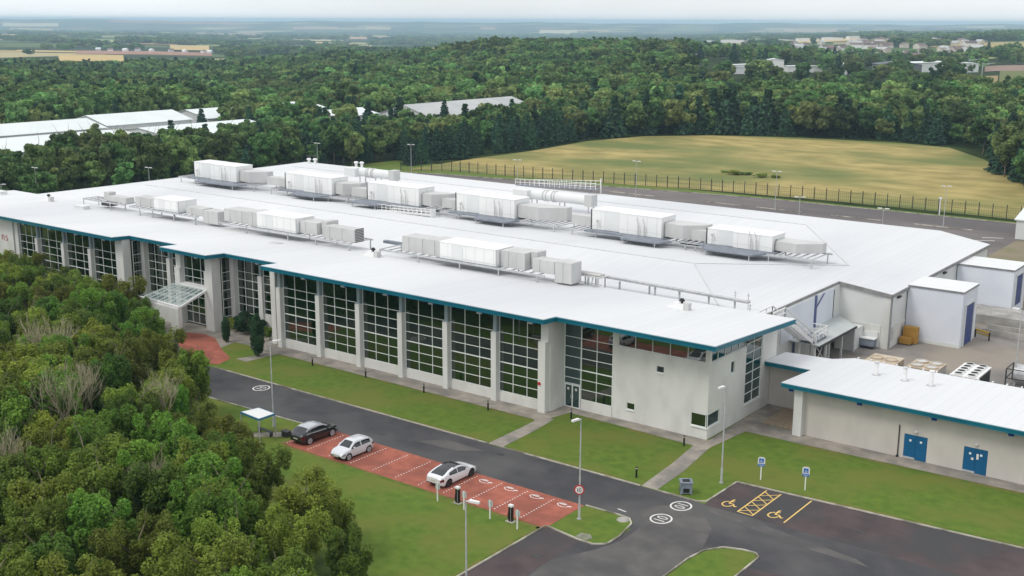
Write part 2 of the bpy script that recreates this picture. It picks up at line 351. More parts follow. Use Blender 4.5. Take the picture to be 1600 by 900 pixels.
def sheet(name, pts, z, m, zf=None):
    b = MB(); b.poly([(x, y, z) for x, y in pts]); return struct(b.build(name, m))
def ribbon(name, pts, w, z0, z1, m, closed=False):
    """kerb: a low wall of width w along pts"""
    b = MB(); P = list(pts) + ([pts[0]] if closed else [])
    for a, c in zip(P, P[1:]): b.bar((a[0], a[1], (z0+z1)/2), (c[0], c[1], (z0+z1)/2), w, z1-z0); z1 += .0007
    return struct(b.build(name, m))

# site ground: mown grass everywhere, then surfaces above it
sheet('lawn', [(-215, -60), (60, -60), (60, 118), (-215, 118)], .012, 'grass')
sheet('verge', [(-215, 118.2), (-43, 118.2), (-43, 232), (-215, 232)], .012, 'grass')
sheet('yard', [(-56, 104), (40, 104), (40, 205), (-44.5, 205), (-44.5, 130), (-56, 130)], .030, 'yardc')

# ------------------------------------------------------------------ ground surfaces
sheet('road', [(-108, 69.5), (-92, 70.0), (-79, 70.4), (-74, 70.9), (-46.4, 70.9), (-42.1, 71.0), (-41.5, 69.5), (60, 69.5), (60, 77.0), (-108, 77.0)], .020, 'asphalt')
sheet('car_park', [(-46.7, 20), (60, 20), (60, 69.6), (-41.4, 69.6), (-41.35, 66.2), (-42.2, 65.55), (-46.6, 65.9)], .018, 'asphalt')
sheet('car_park_bay', [(-46.7, 40), (-43.2, 40), (-43.2, 65.6), (-46.7, 65.95)], .023, 'asphaltp')
sheet('side_car_park', [(-39.2, 76.9), (60, 76.9), (60, 88.9), (-39.2, 82.65)], .024, 'asphaltp')
sheet('lower_car_park', [(-31.5, 40), (60, 40), (60, 71.6), (-24, 70.6), (-31.5, 69.0)], .024, 'asphaltp')
sheet('drive_surface', [(-108, 77.0), (-101, 77.0), (-101, 79.5), (-104, 82), (-112, 82.2), (-112, 79)], .021, 'asphalt')
sheet('red_parking_strip', [(-75.6, 65.75), (-46.55, 65.75), (-46.55, 70.95), (-75.6, 70.95)], .028, 'redp')
sheet('grass_island', [(-46.5, 66.0), (-43.5, 65.62), (-42.2, 65.65), (-41.5, 66.3), (-41.45, 67.8), (-41.9, 70.2), (-42.4, 70.85), (-43.5, 70.98), (-45.6, 71.0), (-46.5, 70.9)], .045, 'grass')
sheet('grass_median', [(-35.4, 50), (-35.5, 67.6), (-35.25, 69.5), (-34.4, 70.8), (-33.1, 71.3), (-32.2, 71.35), (-31.8, 70.9), (-31.7, 50)], .045, 'grass')
sheet('gravel_patch', [(-44.0, 97.3), (-40.3, 97.1), (-40.3, 102.85), (-44.06, 102.85)], .030, 'gravel')
pv = MB()
for pts in ([(-100.9, 84.95), (-61.75, 84.85), (-61.75, 87.3), (-100.9, 87.3)],
            [(-61.74, 84.85), (-60.9, 84.3), (-59.95, 88.5), (-55.1, 88.37), (-46.1, 87.95), (-45.7, 89.9), (-61.74, 90.0)],
            [(-121, 83.6), (-113.4, 82.2), (-104.6, 82.4), (-105.3, 85.1), (-102.9, 85.3), (-98.9, 83.1), (-99.8, 80.7), (-98.0, 80.6), (-97.5, 84.94), (-100.92, 85.1), (-100.92, 90.2), (-121, 90.2)],
            [(-46.08, 87.9), (-44.75, 88.1), (-44.1, 94.2), (-38.6, 94.25), (-19.8, 94.8), (60, 97.0), (60, 99), (-40, 97.08), (-44.0, 97.2), (-44.1, 102.9), (-45.9, 102.9), (-45.68, 89.8)]):
    pv.poly([(x, y, .026) for x, y in pts])
struct(pv.build('pavement', 'pave'))
pv = MB()
pv.poly([(x, y, .032) for x, y in [(-61.0, 77.1), (-59.4, 77.1), (-59.6, 82), (-60.0, 86), (-61.3, 86), (-61.1, 82)]])
pv.poly([(x, y, .032) for x, y in [(-45.05, 77.1), (-43.6, 77.1), (-43.85, 82), (-44.7, 88.3), (-46.2, 88.3), (-45.5, 83)]])
pv.poly([(x, y, .032) for x, y in [(-76.6, 68.9), (-76.0, 67.6), (-78.9, 65.2), (-80.5, 65.2)]])
struct(pv.build('footpath', 'pave'))
sheet('red_path', [(-113.6, 83.2), (-113.2, 84.4), (-111, 85.25), (-108.5, 84.8), (-104.3, 82.3), (-100.4, 80.4), (-99.5, 78.0), (-102, 77.2), (-108, 79.4), (-111.2, 81.3)], .036, 'redp')
ribbon('kerb', [(-99, 77.05), (-61, 77.05)], .13, 0, .11, 'kerb'); ribbon('kerb', [(-59.4, 77.05), (-45.1, 77.05)], .13, 0, .11, 'kerb')
ribbon('kerb', [(-43.6, 77.05), (-39.9, 77.05), (-39.3, 77.5), (-39.2, 82.6), (60, 88.9)], .13, 0, .11, 'kerb')
ribbon('kerb', [(-46.72, 20), (-46.72, 65.9), (-46.4, 66.0), (-43.5, 65.55), (-42.15, 65.55), (-41.4, 66.2), (-41.35, 67.8), (-41.8, 70.25), (-42.4, 70.95), (-43.5, 71.06), (-46.4, 70.98)], .12, 0, .12, 'kerb')
ribbon('kerb', [(-35.5, 50), (-35.6, 67.6), (-35.33, 69.55), (-34.45, 70.87), (-33.1, 71.37), (-32.15, 71.42), (-31.72, 70.95), (-31.6, 50)], .12, 0, .12, 'kerb')
ribbon('kerb', [(-92, 70.05), (-79, 70.45), (-76.2, 70.6), (-75.7, 69.5)], .12, 0, .09, 'kerb')
ribbon('edging', [(-75.6, 65.7), (-46.6, 65.7)], .05, 0, .032, 'redp')

MT['worn'] = mat('worn_grass_edge', (.11, .125, .018), (.17, .15, .04), 2.2, 1, c3=(.07, .13, .01), scale3=.6, bump=.5, bscale=8, detail=8)
def worn(pts, w):
    b = MB(); b.strip(pts, w, .016); struct(b.build('worn_grass', 'worn'))
worn([(-98, 77.35), (-61.2, 77.35)], .45); worn([(-59.2, 77.35), (-45.3, 77.35)], .45); worn([(-38.9, 82.95), (-17, 84.35), (40, 87.95)], .6); worn([(-100, 84.75), (-62, 84.68)], .35)
worn([(-38.5, 94.0), (-19.8, 94.6), (20, 95.8)], .5); worn([(-46.98, 45), (-46.98, 65.6)], .4); worn([(-75, 65.45), (-47, 65.45)], .3); worn([(-59.4, 88.2), (-47, 87.75)], .35)
MT['asphaltl'] = mat('pale_worn_asphalt', (.088, .083, .080), (.115, .108, .103), .7, .8, c3=(.072, .069, .068), scale3=.25, bump=.12, bscale=14, detail=9)
sheet('road_patch', [(-43.0, 30), (-35.75, 30), (-35.75, 66), (-35.6, 70), (-36.6, 73.2), (-38.4, 75.2), (-40.2, 75.5), (-42.0, 74.6), (-42.6, 72.6), (-41.0, 71.2), (-40.9, 67.3), (-41.6, 65.0), (-43.0, 62)], .0225, 'asphaltl')
sheet('road_patch', [(-38.6, 76.4), (-37.3, 76.8), (-26.2, 75.0), (-25.0, 74.3), (-31, 74.4), (-38.2, 75.8)], .0275, 'asphaltl')
sheet('road_patch', [(-66.5, 73.6), (-62.0, 73.9), (-60.2, 75.4), (-64.6, 75.6)], .0235, 'asphaltl')
for x, y in ((-58.4, 75.6), (-70.2, 73.0), (-48.5, 74.0), (-44.3, 61.5), (-27.5, 79.5), (-84, 74.2)):
    b = MB(); b.box(x-.3, x+.3, y-.22, y+.22, .024, .034); struct(b.build('manhole_cover', 'dark'))
# painted markings
b = MB()
for x in (-75.35, -72.65, -69.99, -67.35, -64.74, -62.15, -59.6, -56.92, -54.36, -51.72, -49.12):
    for k in range(14):
        y = 66.2 + k * .328; b.poly([(x-.055, y-.06, .034), (x+.055, y-.06, .034), (x+.055, y+.06, .034), (x-.055, y+.06, .034)])
struct(b.build('bay_lines', 'paint'))
for dx in (0, 2.62, 5.18, 7.85):
    b = MB()
    O = [(-55.56, 70.27), (-55.95, 70.34), (-56.2, 70.2), (-56.27, 69.97), (-56.0, 69.72), (-55.6, 69.68), (-55.25, 69.83)]
    b.strip([(x+dx, y) for x, y in O], .07, .036); b.strip([(-56.08+dx, 70.13), (-55.58+dx, 70.13)], .13, .043); b.strip([(-55.3+dx, 69.98), (-55.05+dx, 70.06)], .17, .046)
    struct(b.build('charging_bay_symbol', 'paint'))
for dx, dy in ((0, 0), (3.77, .25)):
    b = MB(); sh = lambda l: [(x+dx, y+dy) for x, y in l]
    b.strip(sh([(-37.91, 78.67), (-38.14, 78.43), (-38.19, 78.02), (-38.09, 77.79), (-37.85, 77.61), (-37.64, 77.63), (-37.47, 77.79), (-37.35, 78.06)]), .11, .030)
    b.strip(sh([(-37.73, 78.31), (-37.75, 79.04), (-37.66, 79.17)]), .13, .036); b.strip(sh([(-37.73, 78.31), (-37.4, 78.33), (-37.11, 77.93), (-36.99, 78.02)]), .12, .040)
    b.strip(sh([(-37.72, 78.63), (-37.53, 78.81)]), .1, .044)
    struct(b.build('wheelchair_symbol', 'ypaint'))
b = MB()
b.strip([(-36.5, 82.45), (-36.5, 77.3)], .11, .030); b.strip([(-35.25, 82.45), (-35.25, 77.35)], .11, .0305); b.strip([(-36.5, 77.28), (-35.25, 77.28)], .11, .031)
for k in range(4):
    y = 77.5 + k * 1.22
    b.strip([(-36.45, y + .95), (-35.3, y)], .08, .034 + .0005*k); b.strip([(-36.45, y), (-35.3, y + 1.05)], .08, .038 + .0005*k)
struct(b.build('yellow_hatching', 'ypaint'))
b = MB(); b.strip([(-32.79, 77.6), (-32.78, 82.7)], .11, .03); struct(b.build('yellow_bay_line', 'ypaint'))
b = MB(); b.strip([(-44.1, 72.05), (-43.35, 71.95)], .12, .026); struct(b.build('lane_dash', 'paint'))
def ring10(cx, cy, up, z=.026):
    """painted roundel with the digits 10; up = direction the tops of the digits point (+1 / -1 along X)"""
    b = MB(); n = 40
    for i in range(n):
        a, c = 2*math.pi*i/n, 2*math.pi*(i+1)/n
        b.poly([(cx+math.cos(a)*.72, cy+math.sin(a)*.80, z), (cx+math.cos(a)*.85, cy+math.sin(a)*.94, z), (cx+math.cos(c)*.85, cy+math.sin(c)*.94, z), (cx+math.cos(c)*.72, cy+math.sin(c)*.80, z)])
    P = lambda u, w: (cx + up * w, cy - up * u)          # u: reading direction, w: towards the top of the digits
    b.strip([P(-.32, -.42), P(-.32, .42)], .10, z)
    O = [P(.22 + .19*math.cos(t), .40*math.sin(t)) for t in [2*math.pi*i/20 for i in range(21)]]
    b.strip(O, .09, z + .002)
    struct(b.build('speed_roundel', 'paint'))
ring10(-40.49, 75.53, 1); ring10(-40.52, 72.49, -1); ring10(-89.4, 75.35, -1)

# rear car park, meadow
sheet('rear_car_park', [(-192, 171.5), (-40, 171.5), (-40, 229.5), (-57, 230), (-105, 229.5), (-122, 227.5), (-145, 223.5), (-163, 220.2), (-187, 216.5), (-197, 213)], .025, 'asphaltr')
sheet('rear_brown_ground', [(-50, 160), (30, 160), (30, 212), (-50, 212)], .035, mat('brown_earth', (.20, .165, .11), (.27, .225, .16), .2, .95, c3=(.16, .15, .07), scale3=.1))
ribbon('kerb', [(-197, 213), (-187, 216.6), (-163, 220.3), (-145, 223.6), (-122, 227.6), (-105, 229.6), (-57, 230.1), (-40, 229.6)], .2, 0, .13, 'kerb')
for x0, x1 in ((-137.5, -126), (-113, -104), (-102, -92.2), (-86, -76), (-69.7, -59)):
    ribbon('kerb', [(x0, 217.3), (x1, 217.3)], .35, 0, .16, 'kerb')
for x0, y0, x1, y1 in ((-56.5, 207, -53, 209), (-55.5, 211, -52.5, 212.5)):
    b = MB(); b.strip([(x0, y0), (x1, y1)], .35, .045); struct(b.build('lane_dash', 'paint'))
mead = mat('dry_meadow_grass', (.24, .20, .06), (.42, .335, .12), .16, 1, c3=(.125, .155, .035), scale3=.024, stretch=(.7, 1, 1), bump=1.0, bscale=1.2, lo=.33, hi=.66, detail=12)
b = MB(); b.poly([(x, y, .05) for x, y in [(-199, 217), (-188.8, 223), (-163.4, 225.6), (-144.9, 229), (-122.9, 233.2), (-105.7, 234.5), (-91, 235.7), (-57, 235), (-36, 235), (-36, 262), (-58, 282), (-70, 298), (-78, 312), (-90, 336), (-107, 361), (-124, 366), (-154, 362), (-182, 350), (-198, 332), (-203, 307), (-200, 273), (-201, 247)]])
struct(b.build('meadow', mead))

# ------------------------------------------------------------------ main building
BO = (-45.9, 87.0, 0)
bld = empty('factory_building', BO, 'long low white roofed factory and office block with teal eaves and dark glazed bays', 'factory')
def part(mb, name, m, parent=bld, smooth=False): return mb.build(name, m, parent, BO, smooth)
zf = lambda x, y: 9.85 - (y - 85.3) * .0575
roofpts = [(-215, 85.3), (-128.8, 85.3), (-128.8, 87.9), (-118.7, 87.9), (-118.7, 85.15), (-109.95, 85.15), (-109.95, 87.95), (-100.4, 87.95), (-100.4, 85.35), (-60.9, 85.35), (-60.9, 87.35), (-44.1, 87.35), (-44.1, 104.2), (-184.5, 104.2), (-184.5, 102.5), (-215, 102.5)]
b = MB(); b.prism(roofpts, lambda x, y: zf(x, y) - .06, zf); part(b, 'office_roof', 'roof')
b = MB(); b.prism([(x, y) for x, y in roofpts], lambda x, y: zf(x, y) - .50, lambda x, y: zf(x, y) - .063)
part(b, 'fascia', 'teal')
b = MB()          # projecting gutter lip that follows the front edge
F_ = roofpts[:13]
for p, q in zip(F_, F_[1:]):
    b.bar((p[0], p[1], zf(*p) - .13), (q[0], q[1], zf(*q) - .13), .14, .12)
part(b, 'gutter', 'teal')
b = MB(); ins = [(-215, 85.6), (-129.1, 85.6), (-129.1, 88.2), (-118.4, 88.2), (-118.4, 85.45), (-110.25, 85.45), (-110.25, 88.25), (-100.1, 88.25), (-100.1, 85.65), (-61.2, 85.65), (-61.2, 87.65), (-44.4, 87.65), (-44.4, 104), (-215, 104)]
b.prism(ins, lambda x, y: zf(x, y) - .56, lambda x, y: zf(x, y) - .503); part(b, 'soffit', 'soffit')

Z = [1.0, 1.98, 3.0, 4.03, 5.06, 6.08, 7.08]
def glazing(axis, a0, a1, c, z0=1.0, z1=9.0, nm=2, zs=Z, side=-1, m='glass', fr=.026, cols=None):
    """glazed bay: pane as a part, its bars as a sub-part. axis 'x': runs along X at y=c; 'y': along Y at x=c. side: direction it faces"""
    g = MB(); f = MB(); a_ = min(a0, a1); b_ = max(a0, a1)
    def bx(mb, u0, u1, w0, w1, z0_, z1_):
        if axis == 'x': mb.box(u0, u1, c + w0, c + w1, z0_, z1_)
        else: mb.box(c + w0, c + w1, u0, u1, z0_, z1_)
    bx(g, a_, b_, -.03, .03, z0, z1)
    w0, w1 = (-.09, -.031) if side < 0 else (.031, .09)
    for k in range(nm + 2) if cols is None else []:
        u = a_ + (b_ - a_) * k / (nm + 1); u = min(max(u, a_ + fr), b_ - fr); bx(f, u - fr, u + fr, w0, w1, z0, z1)
    for u in (cols or []): bx(f, u - fr, u + fr, w0, w1, z0, z1)
    w0, w1 = (-.082, -.028) if side < 0 else (.028, .082)
    for z in [z0 + .03] + [q for q in zs if z0 + .1 < q < z1 - .1] + [z1 - .03]:
        t = .05 if abs(z - 4.03) < .01 else .026; bx(f, a_ + .001, b_ - .001, w0, w1, z - t, z + t)
    o = part(g, 'window', m); part(f, 'window_frame', 'frame', o); return o
def pillar(x, y0=86.85, y1=87.52, w=.64, zt=7.1, top=True):
    b = MB(); b.box(x-w/2, x+w/2, y0, y1, 0, zt); o = part(b, 'pillar', 'pillar')
    if top:
        b = MB(); b.box(x-.21, x+.21, y0+.22, y1-.02, zt+.002, 9.32); part(b, 'post', MT['steelblue'], o)
MT['steelblue'] = mat('grey_blue_post', (.22, .29, .31), (.28, .34, .36), 1, .6)
PX = [-99.45, -93.0, -86.8, -80.6, -74.35, -68.05]
XR = -61.95
for x in PX: pillar(x)
PX2 = [-149.35, -142.9, -136.6]
for x in PX2: pillar(x)
def plinth(*a):
    b = MB(); b.box(*a); part(b, 'plinth_wall', 'wall')
edges = [(-99.13, -93.32), (-92.68, -87.12), (-86.48, -80.92), (-80.28, -74.67), (-74.03, -68.37), (-67.73, -62.6), (-154.3, -149.67), (-149.03, -143.22), (-142.58, -136.92), (-136.28, -130.5)]
for a, c in edges:
    glazing('x', a, c, 87.5, z1=9.3); plinth(a, c, 87.3, 87.6, 0, .97)
# last front pillar with the return wall of the first recess, white render
b = MB(); b.box(-62.6, -61.75, 86.85, 87.6, 0, 7.1); b.box(-62.2, -61.6, 87.6, 90.1, 0, 9.15); b.box(-62.45, -61.601, 87.1, 87.6, 7.1, 9.3); part(b, 'return_wall', 'wall')
b = MB(); b.tube((-62.4, 86.84, 2.9), (-62.4, 86.78, 2.9), .17, n=12); part(b, 'fire_bell', 'signred')
# recess glazing with double door
glazing('x', -61.6, -59.66, 90.0, z0=2.45, z1=9.15, nm=0, m='glasst', zs=[3.08, 4.03, 5.23, 6.2, 7.2])
glazing('x', -59.66, -56.05, 90.0, z0=1.05, z1=9.15, nm=1, zs=[2.1, 3.08, 4.03, 5.23, 6.2, 7.2])
plinth(-59.6, -56.05, 89.85, 90.1, 0, 1.03)
def glass_door(x0, x1, y, h):
    b = MB(); b.box(x0, x1, y-.02, y+.03, .04, h); d = part(b, 'door', 'glasst')
    f = MB(); m_ = (x0+x1)/2
    for u in (x0+.05, m_, x1-.05): f.box(u-.06, u+.06, y-.07, y-.021, .03, h)
    f.box(x0, x1, y-.068, y-.022, h-.1, h); f.box(x0, x1, y-.068, y-.022, .03, .12); part(f, 'door_frame', 'frame', d)
    for u in (x0 + (m_-x0)*.45, m_ + (x1-m_)*.45): s = MB(); s.box(u-.11, u+.11, y-.035, y-.021, h-.62, h-.38); part(s, 'door_sign', 'paint', d)
    for u in (m_-.14, m_+.14): k = MB(); k.tube((u, y-.12, .95), (u, y-.12, 1.35), .02, n=6); part(k, 'door_handle', 'steel', d)
glass_door(-61.55, -59.72, 89.98, 2.4)
# corner block
w = MB()
holesF = [(.55, 9.98, 7.2, 8.6), (4.7, 5.5, 5.42, 6.04), (1.62, 2.47, 1.18, 1.84), (8.45, 10.15, 1.12, 2.36)]
w.wallgrid((-56.05, 89.95), (1, 0), 0, 10.15, 0, 8.6, holesF, (0, -1), .16)
holesE = [(0, 2.35, 1.12, 2.36), (4.3, 5.1, 5.2, 6.35), (.25, 7.4, 7.2, 8.6), (7.4, 10.9, 1.35, 8.6)]
w.wallgrid((-45.9, 89.95), (0, 1), 0, 14.2, 0, 8.6, holesE, (1, 0), .16)
w.poly([(-56.05, 89.95, 0), (-56.05, 90.2, 0), (-56.05, 90.2, 8.6), (-56.05, 89.95, 8.6)])
w.box(-56.04, -55.52, 89.97, 90.3, 8.58, 9.15); w.box(-46.28, -45.87, 89.92, 90.3, 7.21, 9.12)
w.box(-46.3, -45.92, 101.0, 104.1, 8.0, 8.45); w.box(-46.25, -45.93, 104.0, 104.15, 0, 8.4)
part(w, 'corner_wall', 'wall')
for q in (((-47.55, -45.80, 89.83, 90.1, 1.03, 1.115), (-46.1, -45.80, 90.1, 92.35, 1.03, 1.115)), ((-51.4, -50.5, 89.86, 90.1, 5.33, 5.41),), ((-54.5, -53.5, 89.86, 90.1, 1.09, 1.17),), ((-46.1, -45.82, 94.2, 95.1, 5.1, 5.19),), ((-46.1, -45.83, 97.3, 100.9, 1.25, 1.345),)):
    sl = MB()
    for r_ in q: sl.box(*r_)
    part(sl, 'window_sill', 'frame')
glazing('x', -55.5, -46.3, 90.08, z0=7.2, z1=9.05, nm=4, zs=[])
glazing('x', -51.36, -50.52, 90.08, z0=5.4, z1=6.06, nm=0, zs=[]); glazing('x', -54.45, -53.55, 90.08, z0=1.16, z1=1.86, nm=0, zs=[])
glazing('x', -47.6, -46.05, 90.06, z0=1.12, z1=2.36, nm=0, zs=[])
glazing('y', 90.06, 92.3, -46.03, z0=1.12, z1=2.36, nm=0, zs=[], side=1, m='glasst')
glazing('y', 94.25, 95.05, -46.05, z0=5.2, z1=6.35, nm=0, zs=[], side=1, m='glasst')
glazing('y', 90.25, 97.3, -46.05, z0=7.2, z1=8.85, nm=4, zs=[], side=1, m='glasst')
glazing('y', 97.35, 100.85, -46.05, z0=1.35, z1=8.6, nm=1, zs=[2.35, 3.35, 4.35, 5.35, 6.35, 7.3], side=1, m='glasst')
# entrance block and the two recesses beside it
glazing('x', -117.2, -112.3, 87.5, z0=5.25, z1=9.35, nm=2, zs=[6.08, 7.08]); glazing('x', -117.2, -112.3, 87.55, z0=.25, z1=5.0, nm=3, zs=[1.6, 2.4, 3.6])
b = MB(); b.box(-112.2, -110.95, 86.7, 88.0, 0, 9.3); b.box(-112.6, -112.2, 86.8, 87.4, 0, 7.3); part(b, 'entrance_pillar', 'pillar')
b = MB(); b.box(-118.3, -117.3, 86.8, 87.6, 0, 7.1); b.box(-118.2, -117.3, 87.0, 87.59, 7.1, 9.3); part(b, 'entrance_pillar', 'pillar')
b = MB(); b.box(-117.3, -112.2, 86.75, 87.4, 4.85, 5.25); part(b, 'entrance_beam', 'white')
zr6 = [1.6, 2.7, 3.8, 4.9, 6.0, 7.1]
for x in (-110.95, -128.75):
    o = glazing('y', 88.05, 89.5, x + .1, z0=.3, z1=9.0, nm=0, zs=zr6, side=1, cols=[88.08])
for x, w_, zt in ((-110.5, .75, 9.1), (-128.3, .75, 9.1)):
    b = MB(); b.box(x-w_/2, x+w_/2, 89.3, 90.05, 0, zt); part(b, 'pillar', 'pillar')
glazing('x', -110.1, -106.1, 90.0, z0=.9, z1=9.1, nm=2, zs=[q+.1 for q in Z]); glazing('x', -105.4, -101.7, 90.0, z0=2.45, z1=9.1, nm=1, zs=[3.1, 4.1, 5.2, 6.2, 7.2])
glass_door(-104.3, -101.9, 89.98, 2.4)
plinth(-110.1, -106.1, 89.85, 90.1, 0, .88); plinth(-105.4, -104.3, 89.85, 90.1, 0, 2.43)
b = MB(); b.box(-106.1, -105.4, 89.6, 90.2, 0, 7.1); o = part(b, 'pillar', 'pillar'); b = MB(); b.box(-105.95, -105.55, 89.7, 90.1, 7.102, 9.0); part(b, 'post', 'steelblue', o)
glazing('x', -127.9, -123.6, 90.0, z0=.9, z1=9.1, nm=2, zs=[q+.1 for q in Z]); glazing('x', -122.9, -118.4, 90.0, z0=.9, z1=9.1, nm=1, zs=[q+.1 for q in Z])
b = MB(); b.box(-123.6, -122.9, 89.5, 90.2, 0, 7.1); o = part(b, 'pillar', 'pillar'); b = MB(); b.box(-123.45, -123.05, 89.7, 90.1, 7.102, 9.0); part(b, 'post', 'steelblue', o)
b = MB(); b.box(-130.5, -128.9, 86.8, 88.0, 0, 9.3); part(b, 'pillar', 'pillar')
b = MB(); b.box(-101.5, -100.7, 87.55, 90.2, 0, 9.2); part(b, 'return_wall', 'wall')
b = MB(); b.box(-118.3, -117.6, 87.62, 90.2, 0, 9.2); part(b, 'return_wall', 'wall')
b = MB(); b.box(-215, -155.3, 86.9, 87.6, 0, 9.3); part(b, 'end_wall', 'wall')
b = MB(); b.box(-155.2, -154.3, 87.1, 87.65, 0, 9.3); part(b, 'end_pier', 'pillar')
b = MB(); z = 7.35    # tail end of the faded red lettering on the far end wall
b.cur = 0
for dx, segs in ((-158.2, [((0, .9), (0, 0)), ((0, .75), (.45, .9)), ((.45, .9), (.5, 0))]), (-157.3, [((.5, .85), (.1, .8)), ((.1, .8), (.05, .5)), ((.05, .5), (.5, .4)), ((.5, .4), (.5, .05)), ((.5, .05), (.0, .0))])):
    for (a, c), (d, e_) in segs: b.bar((dx+a, 86.87, 5.9+c*.8), (dx+d, 86.87, 5.9+e_*.8), .05, .13)
part(b, 'red_lettering', 'redletter')
b = MB(); b.box(-209, -62.2, 88.0, 88.1, 0, 9.1)
# back of office block: floor slab between storeys, dim inside is hidden by tinted glass
# eaves floodlights
for x in [p - .85 for p in PX[1:]] + [-62.7] + [p - .85 for p in PX2] + [-131.2, -112.5]:
    b = MB(); b.box(x-.32, x+.32, 85.75, 86.1, 9.05, 9.27); b.box(x-.04, x+.04, 85.9, 86.4, 9.25, 9.33); o = part(b, 'floodlight', 'bluelamp')
    b = MB(); b.box(x-.27, x+.27, 85.6, 85.749, 9.07, 9.22); part(b, 'lens', 'steel', o)
for x in (-55.2, -104.5, -123.3):
    b = MB(); b.box(x-.32, x+.32, 88.35, 88.7, 8.93, 9.15); b.box(x-.04, x+.04, 88.5, 89, 9.12, 9.24); o = part(b, 'floodlight', 'bluelamp')
    b = MB(); b.box(x-.27, x+.27, 88.2, 88.349, 8.95, 9.1); part(b, 'lens', 'steel', o)
# glass entrance canopy
cf = MB()
for k in range(8):
    t = k / 7; xa = -118.2 + 5.9 * t; cf.bar((xa, 86.7, 5.0), (xa - .4 + t, 82.15, 4.02), .07, .14)
for t in (0, .33, .66, 1): cf.bar((-118.4, 86.6 - 4.4*t, 4.98 - .95*t), (-112.1, 86.6 - 4.4*t, 4.98 - .95*t), .06, .08)
cf.bar((-118.9, 82.1, 4.0), (-110.9, 81.75, 3.98), .32, .3); cf.bar((-112.15, 86.7, 4.95), (-110.95, 81.8, 3.95), .18, .26)
cfo = part(cf, 'entrance_canopy', 'white')
cg = MB(); cg.poly([(-118.5, 86.7, 5.08), (-112.2, 86.7, 5.08), (-111.1, 82.0, 4.13), (-118.7, 82.25, 4.13)])
gm = bpy.data.materials.new('canopy_glass'); gm.use_nodes = True; gb = gm.node_tree.nodes['Principled BSDF']
gb.inputs['Base Color'].default_value = (.55, .72, .70, 1); gb.inputs['Roughness'].default_value = .05; gb.inputs['Alpha'].default_value = .28; gb.inputs['IOR'].default_value = 1.6
part(cg, 'canopy_glass', gm, cfo)
cw = MB(); cw.prism([(-118.9, 82.0), (-117, 81.75), (-114.5, 81.6), (-112.35, 81.6), (-112.35, 82.0), (-114.5, 82.0), (-117, 82.15), (-118.9, 82.4)], 2.0, 3.85)
cw.box(-112.35, -110.95, 81.55, 82.05, 0, 3.84); part(cw, 'canopy_wall', 'pillar')

# production hall
ze = lambda x: 6.6 + .112 * (-43.3 - x)
A_ = (-184, 104.3, 7.75); R1L, R1R = (-171, 120.6, 9.05), (-64.3, 120.8, ze(-64.3)); V2L, V2R = (-184, 137.6, 7.5), (-51.7, 137.6, ze(-51.7))
R2L, R2R = (-171, 154.4, 9.05), (-64.7, 154.4, ze(-64.7)); FL, FR2 = (-184, 170.3, 7.5), (-50.9, 170.6, ze(-50.9))
v3 = (-52.5, 105.5, ze(-52.5)); i1 = (-49.7, 105.0, ze(-49.7)); i2 = (-49.7, 129.4, ze(-49.7)); NR, FR = (-43.3, 129.4, 6.6), (-43.3, 168.7, 6.6)
b = MB()
for P in ([A_, v3, R1R, R1L], [R1L, R1R, V2R, V2L], [V2L, V2R, R2R, R2L], [R2L, R2R, FR2, FL], [A_, R1L, V2L], [V2L, R2L, FL], [v3, i1, i2, V2R, R1R], [i2, NR, FR, V2R], [V2R, FR, FR2, R2R]): b.poly(P)
part(b, 'hall_roof', 'roof')
b = MB()
for p, q in ((i1, i2), (i2, NR), (NR, FR), (FR, FR2), (FR2, FL)):
    b.bar((p[0], p[1], p[2]-.2), (q[0], q[1], q[2]-.2), .22, .38)
part(b, 'hall_gutter', MT['hallgutter'] if 'hallgutter' in MT else mat('grey_gutter', (.20, .20, .20), (.28, .28, .27), 1, .6))
b = MB()
for p, q in ((FL, (-184, 104.3, 7.6)), ): b.bar((p[0], p[1], p[2]-.15), (q[0], q[1], q[2]-.15), .2, .34)
part(b, 'hall_verge', 'white')
b = MB()
up_ = lambda p, d=.03: (p[0], p[1], p[2] + d)
for p, q in ((R1L, R1R), (R2L, R2R), (R1R, v3), (R1R, V2R), (R2R, V2R)): b.bar(up_(p), up_(q), .13, .05)
b.bar((-110, 137.55, 7.56), up_(V2R), .3, .05)
part(b, 'ridge_cap', 'seam')
b = MB(); b.box(-49.95, -49.5, 105, 129.6, 0, 7.0); b.prism([(-49.8, 129.6), (-43.5, 129.6), (-43.5, 129.9), (-49.8, 129.9)], 0, lambda x, y: ze(x) - .3)
b.box(-43.8, -43.5, 129.9, 168.5, 0, 6.3); b.box(-184, -51, 169.8, 170.1, 0, 7.1); b.box(-183.9, -183.6, 104.5, 169.8, 0, 7.1); b.prism([(-51, 169.8), (-43.6, 168.4), (-43.6, 168.6), (-51, 170.1)], 0, 6.4)
part(b, 'hall_wall', 'clad')
b = MB(); b.box(-49.5, -49.42, 113, 127.3, 3.2, 6.9); part(b, 'wall_cladding', 'cladblue')
b = MB(); b.box(-44.35, -43.42, 129.5, 129.62, 0, 6.15); b.box(-43.5, -43.42, 129.62, 130.3, 0, 6.1); b.box(-49.4, -44.4, 129.52, 129.597, 0, 2.75); b.box(-43.497, -43.44, 130.3, 135.0, 0, 2.7)
part(b, 'lower_wall', MT['wall'])
b = MB(); b.box(-43.38, -43.2, 129.35, 129.5, 0, 6.2); part(b, 'downpipe', 'trimgrey')
b = MB(); b.box(-49.42, -49.28, 121.8, 122.2, 3.0, 7.0); b.bar((-49.3, 122.1, 5.6), (-49.3, 124.2, 6.9), .1, .1); part(b, 'blue_column', 'bluecol')
